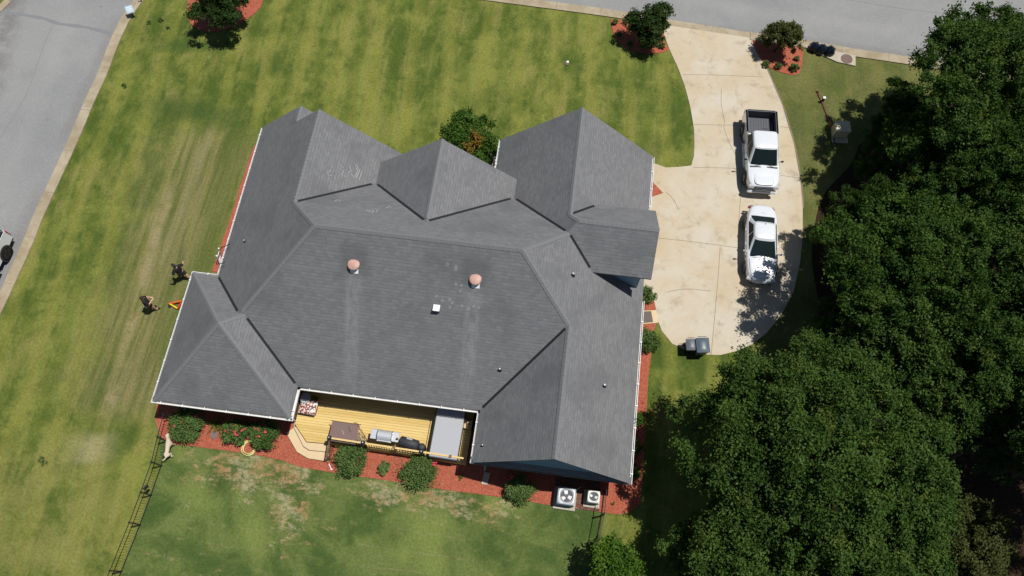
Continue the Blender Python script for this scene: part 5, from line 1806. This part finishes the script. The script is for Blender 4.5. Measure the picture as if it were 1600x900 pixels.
# splash block and buried valve cover, plant ring, bone
q = at(759, 748, 0); o = MB(); o.box((q.x, q.y, .06), (.30, .62, .06), R(-6), bev=.01)
for s in (-1, 1): o.box((q.x + s * .13, q.y, .10), (.05, .62, .05), R(-6))
tag(o.build('splash_block', M['pad']), 'grey concrete splash block under the downspout in the mulch', 'splash block')
q = at(335.5, 680, 0); mb = MB(); mb.cyl((q.x, q.y, .055), .22, .05, 20); mb.cyl((q.x, q.y, .085), .17, .02, 20)
tag(mb.build('valve_cover', M['taupe']), 'round dark lid set in the red mulch between the rose bushes', 'lid')
q = at(622, 720, 0.04); mb = MB(); mb.tube([(q.x + .2 * math.cos(t * .5236), q.y + .2 * math.sin(t * .5236), .06) for t in range(13)], .012, 5); mb.tube([(q.x - .1, q.y, .06), (q.x + .12, q.y + .1, .06)], .01, 5)
tag(mb.build('wire_hoop', M['rust']), 'thin rusty wire hoop lying on the mulch before the deck', 'hoop')
q = at(516, 729, 0.04); mb = MB(); mb.tube([(q.x - .09, q.y + .12, .06), (q.x + .08, q.y - .12, .06)], [.03, .02], 6); mb.box((q.x + .1, q.y - .13, .06), (.1, .05, .04))
tag(mb.build('chew_bone', M['white']), 'small white chew bone on the mulch below the deck steps', 'bone')
# coiled hose
q = at(390, 701, 0.0); mb = MB(); pts = []
for k in range(150):
    t = k / 149; a = t * 2 * math.pi * 6
    r_ = .40 - .10 * ((t * 6) % 1) - .06 * math.sin(t * 9); pts.append((q.x + r_ * math.cos(a) * (1 + .05 * math.sin(k)), q.y + r_ * math.sin(a), .07 + .05 * t))
pts += [(q.x + .5, q.y + .1, .08), (q.x + .8, q.y + .4, .06), (q.x + 1.0, q.y + .9, .06), (q.x + 1.1, q.y + 1.5, .2)]
mb.tube(pts, .022, 6)
tag(mb.build('garden_hose', M['hose'], smooth=True), 'coiled pale yellow garden hose beside the crimson rose bush', 'hose')


def ac_unit(px, py, w, d, h, mat, lb, blades, dark_grille=True, ph=.0):
    q = at(px, py, h + .08); o = thing('air_conditioner', (q.x, q.y, .03), lb, 'air conditioner', 'air conditioners behind the house', R(-1))
    MB().box((-.02, -.05, .04), (w + .22, d + .24, .08), bev=.01).build('pad', M['pad'], o)
    MB().box((0, 0, .08 + h / 2), (w - .05, d - .05, h), bev=.05).build('coil_case', M['greydark'], o)
    fn = MB()
    for k in range(14):
        z = .14 + k * (h - .12) / 13
        fn.box((0, 0, z), (w - .02, d - .02, .014), bev=.005)
    fn.build('louvre', mat, o)
    # top ring with a round hole
    tp = MB(); n = 40; ro = min(w, d) * .36; vs = []
    z1 = .08 + h + .04
    for k in range(n):
        t = 2 * math.pi * (k + .5) / n; c_, s_2 = math.cos(t), math.sin(t)
        ex = (math.copysign(abs(c_) ** (2 / 8), c_) * w / 2, math.copysign(abs(s_2) ** (2 / 8), s_2) * d / 2)
        vs += [(ex[0], ex[1], z1 - .06), (ex[0] * .98, ex[1] * .98, z1), (ro * c_, ro * s_2, z1 + .012), (ro * c_, ro * s_2, z1 - .12)]
    fs = []
    for k in range(n):
        a = k * 4; b = ((k + 1) % n) * 4
        for i in range(3): fs.append((a + i, b + i, b + i + 1, a + i + 1))
    tp.add(vs, fs); tp.build('top_panel', mat, o, True)
    fa_ = MB()
    for k in range(blades):
        t = ph + 2 * math.pi * k / blades
        vs = []
        for (rr, da, dz) in ((ro * .38, -.75, -.02), (ro * .92, -.40, -.02), (ro * .92, .40, .02), (ro * .38, .75, .02)):
            vs.append((rr * math.cos(t + da), rr * math.sin(t + da), z1 - .025 + dz))
        fa_.add(vs + [(v[0], v[1], v[2] - .008) for v in vs], [(0, 1, 2, 3), (7, 6, 5, 4), (0, 4, 5, 1), (1, 5, 6, 2), (2, 6, 7, 3), (3, 7, 4, 0)])
    fb = fa_.build('fan_blades', M['blade'], o)
    MB().cyl((0, 0, z1 - .03), ro * .3, .06, 16).build('fan_motor', M['greydark'], o)
    gd = MB()
    for rr in (ro * .45, ro * .7, ro * .95):
        gd.tube([(rr * math.cos(t * .3927), rr * math.sin(t * .3927), z1 + .015) for t in range(17)], .0025, 4, cap=False)
    gd.build('fan_guard', M['iron'], o)
    return o
ac_unit(885, 775, .92, .86, .72, M['acgrey'], 'larger grey air conditioner with three fan blades, left of the pair', 3, ph=.15 + math.pi / 2)
ac_unit(927.5, 776, .62, .62, .62, M['acwhite'], 'smaller off white air conditioner on a pale square pad near the fence', 2, ph=R(-15))
mb = MB(); a = at(898, 768, .1); b_ = at(907, 761, .3); mb.tube([tuple(a), tuple((a + b_) / 2 + Vector((0, 0, .05))), tuple(b_)], .02, 6)
tag(mb.build('refrigerant_pipe', M['trimw'], smooth=True), 'thin pale pipe from the larger air conditioner to the wall', 'pipe')

# fences
def fence(name, pts, h, lb, post_px=(), gates=()):
    base = at(*pts[0], 0)
    o = thing(name, (base.x, base.y, 0), lb, 'fence')
    P3 = [at(x, y, 0) for x, y in pts]
    for i in range(len(P3) - 1):
        a, b = P3[i], P3[i + 1]; d = b - a; L = d.length; ang = math.atan2(d.y, d.x); c = (a + b) / 2
        pn = MB()
        for z in (.12, h - .02): pn.box((c.x, c.y, z), (L, .03, .035), ang)
        n = int(L / .13)
        for k in range(n):
            q = a + d * ((k + .5) / n); pn.box((q.x, q.y, h / 2), (.009, .009, h - .06), ang)
        pn.build('picket_panel', M['iron'], o, world=True)
    for i, p in enumerate(P3):
        mb = MB().box((p.x, p.y, h / 2 + .03), (.06, .06, h + .08), bev=.008)
        mb.build('post', M['iron'], o, world=True)
    return o
fl_ = fence('iron_fence', [(271, 655), (262, 690), (253, 728), (237, 774), (220, 820), (191, 893), (150, 990)], 1.28, 'black iron picket fence left of the back lawn, running from the rose bushes')
q = at(229, 762, .9); MB().box((q.x, q.y, 1.0), (.10, .26, .2), R(-25)).build('gate_latch', M['blackp'], fl_, world=True)
fence('iron_fence', [(944, 768), (940, 806), (931, 852), (921, 905), (905, 990)], 1.28, 'black iron picket fence right of the back lawn, beside the air conditioners')

# ladder against the west eave
lad = thing('extension_ladder', (xW - .8, yN2 + 1.0, 0), 'pale aluminium ladder with black stand off arms leaning on the west gutter', 'ladder')
def lp(y, t): return (.78 * t + .02, y, 3.35 * t)
for y in (-.22, .22):
    MB().tube([lp(y, 0), lp(y, 1)], .036, 6).build('ladder_rail', M['white'], lad)
rg_ = MB()
for k in range(1, 11): rg_.tube([lp(-.22, k / 11), lp(.22, k / 11)], .018, 6)
rg_.build('rungs', M['white'], lad)
ar = MB()
ar.tube([lp(-.5, .84), lp(.5, .84)], .022, 6)
for y in (-.5, .5): ar.tube([lp(y, .84), (1.35, y * 1.1, 3.35)], .022, 6)
ar.build('stand_off_arm', M['blackp'], lad)
# orange and yellow ladder on the grass
q0_ = at(281, 471, .3); o = thing('step_ladder', (q0_.x, q0_.y, 0), 'orange and yellow folding ladder lying on the grass beside the rear wing gutter', 'ladder')
def rel(px, py, z): return at(px, py, z) - o.location
a, b_, c_ = rel(284, 470, .25), rel(264, 474.5, .12), rel(277, 482, .12)
MB().tube([a, b_], .05, 6).build('ladder_rail', M['orange'], o)
MB().tube([b_ + Vector((.05, 0, 0)), c_], .05, 6).build('ladder_rail', M['yellow'], o)
MB().tube([a + Vector((0, -.1, 0)), c_ + Vector((.03, 0, 0))], .05, 6).build('spreader', M['red'], o)
MB().tube([b_ + Vector((0, -.06, 0)), b_ + Vector((.12, -.18, 0))], .05, 6).build('foot', M['blackp'], o)

# ------------------------------------------------------------------ people and the dog
def skin_chain(name, verts, edges, radii, mat, parent, root=0, sub=2):
    me = bpy.data.meshes.new(name); me.from_pydata([tuple(v) for v in verts], edges, []); me.update()
    o = bpy.data.objects.new(name, me); C.objects.link(o)
    o.parent = parent
    sk = o.modifiers.new('skin', 'SKIN')
    sv = me.skin_vertices[0] if len(me.skin_vertices) else None
    if sv is None:
        bpy.context.view_layer.objects.active = o
        sv = me.skin_vertices[0]
    for i, r_ in enumerate(radii):
        sv.data[i].radius = r_ if isinstance(r_, tuple) else (r_, r_)
        sv.data[i].use_root = (i == root)
    ss = o.modifiers.new('sub', 'SUBSURF'); ss.levels = sub; ss.render_levels = sub
    me.materials.append(mat)
    return o


def person(loc, rz, label, step, arms, hair_mat, capped, fingers=True, bag=False):
    """local: +Y forward, X right. arms: list of (elbow, wrist, hand dir) for left(-x), right(+x)"""
    o = thing('person', loc, label, 'person', None, rz)
    hipz = .92
    V = [(0, 0, hipz), (0, .01, 1.12), (0, .0, 1.34), (0, .0, 1.45), (0, .02, 1.53), (0, .04, 1.60), (0, .04, 1.68)]
    E = [(0, 1), (1, 2), (2, 3), (3, 4), (4, 5), (5, 6)]
    Rr = [(.13, .10), (.12, .09), (.13, .09), (.08, .07), (.06, .06), (.095, .11), (.075, .09)]
    for s, (el, wr) in zip((-1, 1), arms):
        b = len(V)
        V += [(s * .17, 0, 1.40), el, wr, tuple(Vector(wr) + (Vector(wr) - Vector(el)).normalized() * .07)]
        E += [(2, b), (b, b + 1), (b + 1, b + 2), (b + 2, b + 3)]
        Rr += [(.045, .045), (.045, .045), (.034, .034), (.045, .024)]
        hd = (Vector(wr) - Vector(el)).normalized(); side = hd.cross(Vector((0, 0, 1))).normalized()
        p = Vector(V[b + 3])
        for k in range(4):
            f0 = p + side * (k - 1.5) * .02
            ln = (.05, .058, .055, .042)[k]
            i0 = len(V)
            V += [tuple(f0 + hd * .02), tuple(f0 + hd * (.02 + ln * .6) + Vector((0, 0, -.008))), tuple(f0 + hd * (.02 + ln) + Vector((0, 0, -.025)))]
            E += [(b + 3, i0), (i0, i0 + 1), (i0 + 1, i0 + 2)]
            Rr += [.009, .0085, .007]
        i0 = len(V)
        q = Vector(wr) + hd * .025
        V += [tuple(q + side * s * -.035), tuple(q + side * s * -.05 + hd * .035)]
        E += [(b + 2, i0), (i0, i0 + 1)]; Rr += [.011, .009]
    feet = []
    for s, st in zip((-1, 1), step):
        b = len(V)
        kn = (s * .105, st * .55 + .03, .49); an = (s * .11, st, .09)
        V += [(s * .10, 0, hipz - .08), kn, an, (s * .12, st + .14, .04)]
        E += [(0, b), (b, b + 1), (b + 1, b + 2), (b + 2, b + 3)]
        Rr += [(.11, .115), (.075, .078), (.05, .052), (.045, .035)]
        feet.append((kn, an, (s * .12, st + .16, .04)))
    body = skin_chain('body', V, E, Rr, M['skin'], o)
    # shirt
    SV = [(0, 0, hipz - .02), (0, .01, 1.12), (0, 0, 1.34), (0, 0, 1.47)]; SE = [(0, 1), (1, 2), (2, 3)]; SR = [(.23, .18), (.22, .17), (.24, .18), (.13, .12)]
    for s, (el, wr) in zip((-1, 1), arms):
        b = len(SV); m = Vector((s * .17, 0, 1.40)).lerp(Vector(el), 1.0)
        SV += [(s * .17, 0, 1.40), tuple(m)]; SE += [(2, b), (b, b + 1)]; SR += [(.10, .10), (.085, .085)]
    skin_chain('shirt', SV, SE, SR, M['cloth'], o)
    # shorts
    TV = [(0, 0, hipz + .04), (0, 0, hipz - .03)]; TE = [(0, 1)]; TR = [(.21, .17), (.21, .17)]
    for s, st in zip((-1, 1), step):
        b = len(TV); TV += [(s * .10, 0, hipz - .10), (s * .107, st * .45 + .02, .56)]; TE += [(1, b), (b, b + 1)]; TR += [(.14, .145), (.125, .13)]
    skin_chain('shorts', TV, TE, TR, M['cloth2'], o)
    for kn, an, to in feet:
        sh = MB(); sh.box(((an[0] + to[0]) / 2, (an[1] + to[1]) / 2, .05), (.10, .28, .10), bev=.03); sh.build('shoe', M['shoe'], o)
    hd = MB(); n = 16; vs = []
    rings = [(.100, -.02), (.108, .02), (.106, .06), (.085, .10), (.045, .125), (.01, .13)]
    for (r_, z_) in rings:
        for k in range(n):
            t = 2 * math.pi * k / n; vs.append((r_ * math.cos(t) * .9, .03 + r_ * math.sin(t) * 1.12 - (.012 if z_ < 0 else 0), 1.67 + z_))
    hd.add(vs, [(i * n + k, i * n + (k + 1) % n, (i + 1) * n + (k + 1) % n, (i + 1) * n + k) for i in range(5) for k in range(n)] + [tuple(range(5 * n, 6 * n))])
    if capped: hd.box((0, .17, 1.665), (.15, .11, .015), bev=.005)
    hd.build('cap' if capped else 'hair', hair_mat, o, True)
    # face: eyes, nose, mouth, ears
    fc = MB()
    for s in (-1, 1): fc.lathe((s * .032, .125, 1.645), [(.002, -.008), (.012, 0), (.002, .008)], 8)
    fc.build('eyes', M['shoe'], o)
    ns = MB(); ns.lathe((0, .138, 1.612), [(.018, -.012), (.012, .01), (.003, .03)], 8)
    for s in (-1, 1): ns.lathe((s * .09, .03, 1.62), [(.006, -.03), (.016, 0), (.006, .03)], 8)
    ns.build('nose_and_ears', M['skin'], o)
    mo = MB(); mo.box((0, .128, 1.575), (.045, .012, .008)); mo.build('mouth', M['red'], o)
    if bag:
        MB().box((.12, -.17, .86), (.20, .06, .24), R(10), bev=.02).build('hip_cloth', M['paper'], o)
    return o

q = at(272.5, 416, 1.65)
person((q.x, q.y, 0), R(62), 'person in black shirt, shorts and cap striding beside the rear wing corner', (.20, -.42),
       [((-.40, -.02, 1.18), (-.50, .16, 1.02)), ((.40, -.02, 1.18), (.50, .18, 1.06))], M['cap_'], True)
q = at(221, 466, 1.65)
person((q.x, q.y, 0), R(-55), 'bareheaded person in black with a white cloth at the hip on the side lawn', (-.04, .10),
       [((-.26, .10, 1.16), (-.10, .34, 1.16)), ((.26, .10, 1.16), (.10, .34, 1.16))], M['hair'], False, bag=True)

# dog (facing up the picture)
q = at(264, 699, .35)
dog = thing('dog', (q.x, q.y, 0), 'cream coloured dog standing against the left fence beside the red mulch', 'dog', rz=R(8))
DV = [(0, -.42, .50), (0, -.15, .50), (0, .15, .50), (0, .34, .56), (0, .46, .68), (0, .56, .72), (0, .68, .68)]
DE = [(0, 1), (1, 2), (2, 3), (3, 4), (4, 5), (5, 6)]
DR = [(.12, .13), (.115, .12), (.15, .16), (.11, .12), (.085, .09), (.09, .085), (.045, .045)]
for s in (-1, 1):
    b = len(DV)
    DV += [(s * .11, -.40, .44), (s * .13, -.30, .30), (s * .14, -.46, .19), (s * .14, -.42, .04), (s * .14, -.36, .02)]
    DE += [(0, b), (b, b + 1), (b + 1, b + 2), (b + 2, b + 3), (b + 3, b + 4)]; DR += [.075, .055, .032, .028, .028]
    b = len(DV)
    DV += [(s * .12, .20, .40), (s * .13, .16, .27), (s * .14, .19, .15), (s * .14, .19, .04), (s * .14, .24, .02)]
    DE += [(2, b), (b, b + 1), (b + 1, b + 2), (b + 2, b + 3), (b + 3, b + 4)]; DR += [.065, .045, .033, .028, .028]
b = len(DV); DV += [(0, -.54, .50), (-.10, -.66, .46), (-.20, -.68, .50)]; DE += [(0, b), (b, b + 1), (b + 1, b + 2)]; DR += [.04, .03, .018]
for s in (-1, 1):
    b = len(DV); DV += [(s * .07, .53, .78), (s * .12, .50, .72)]; DE += [(5, b), (b, b + 1)]; DR += [(.03, .015), (.02, .01)]
skin_chain('body', DV, DE, DR, M['dogfur'], dog, root=1)
MB().lathe((0, .72, .69), [(.004, -.02), (.02, 0), (.004, .02)], 8).build('nose', M['shoe'], dog)
MB().tube([(.075 * math.cos(t * .5236), .42 + .02 * math.sin(t * .5236), .64 + .085 * math.sin(t * .5236)) for t in range(13)], .01, 5).build('collar', M['red'], dog)
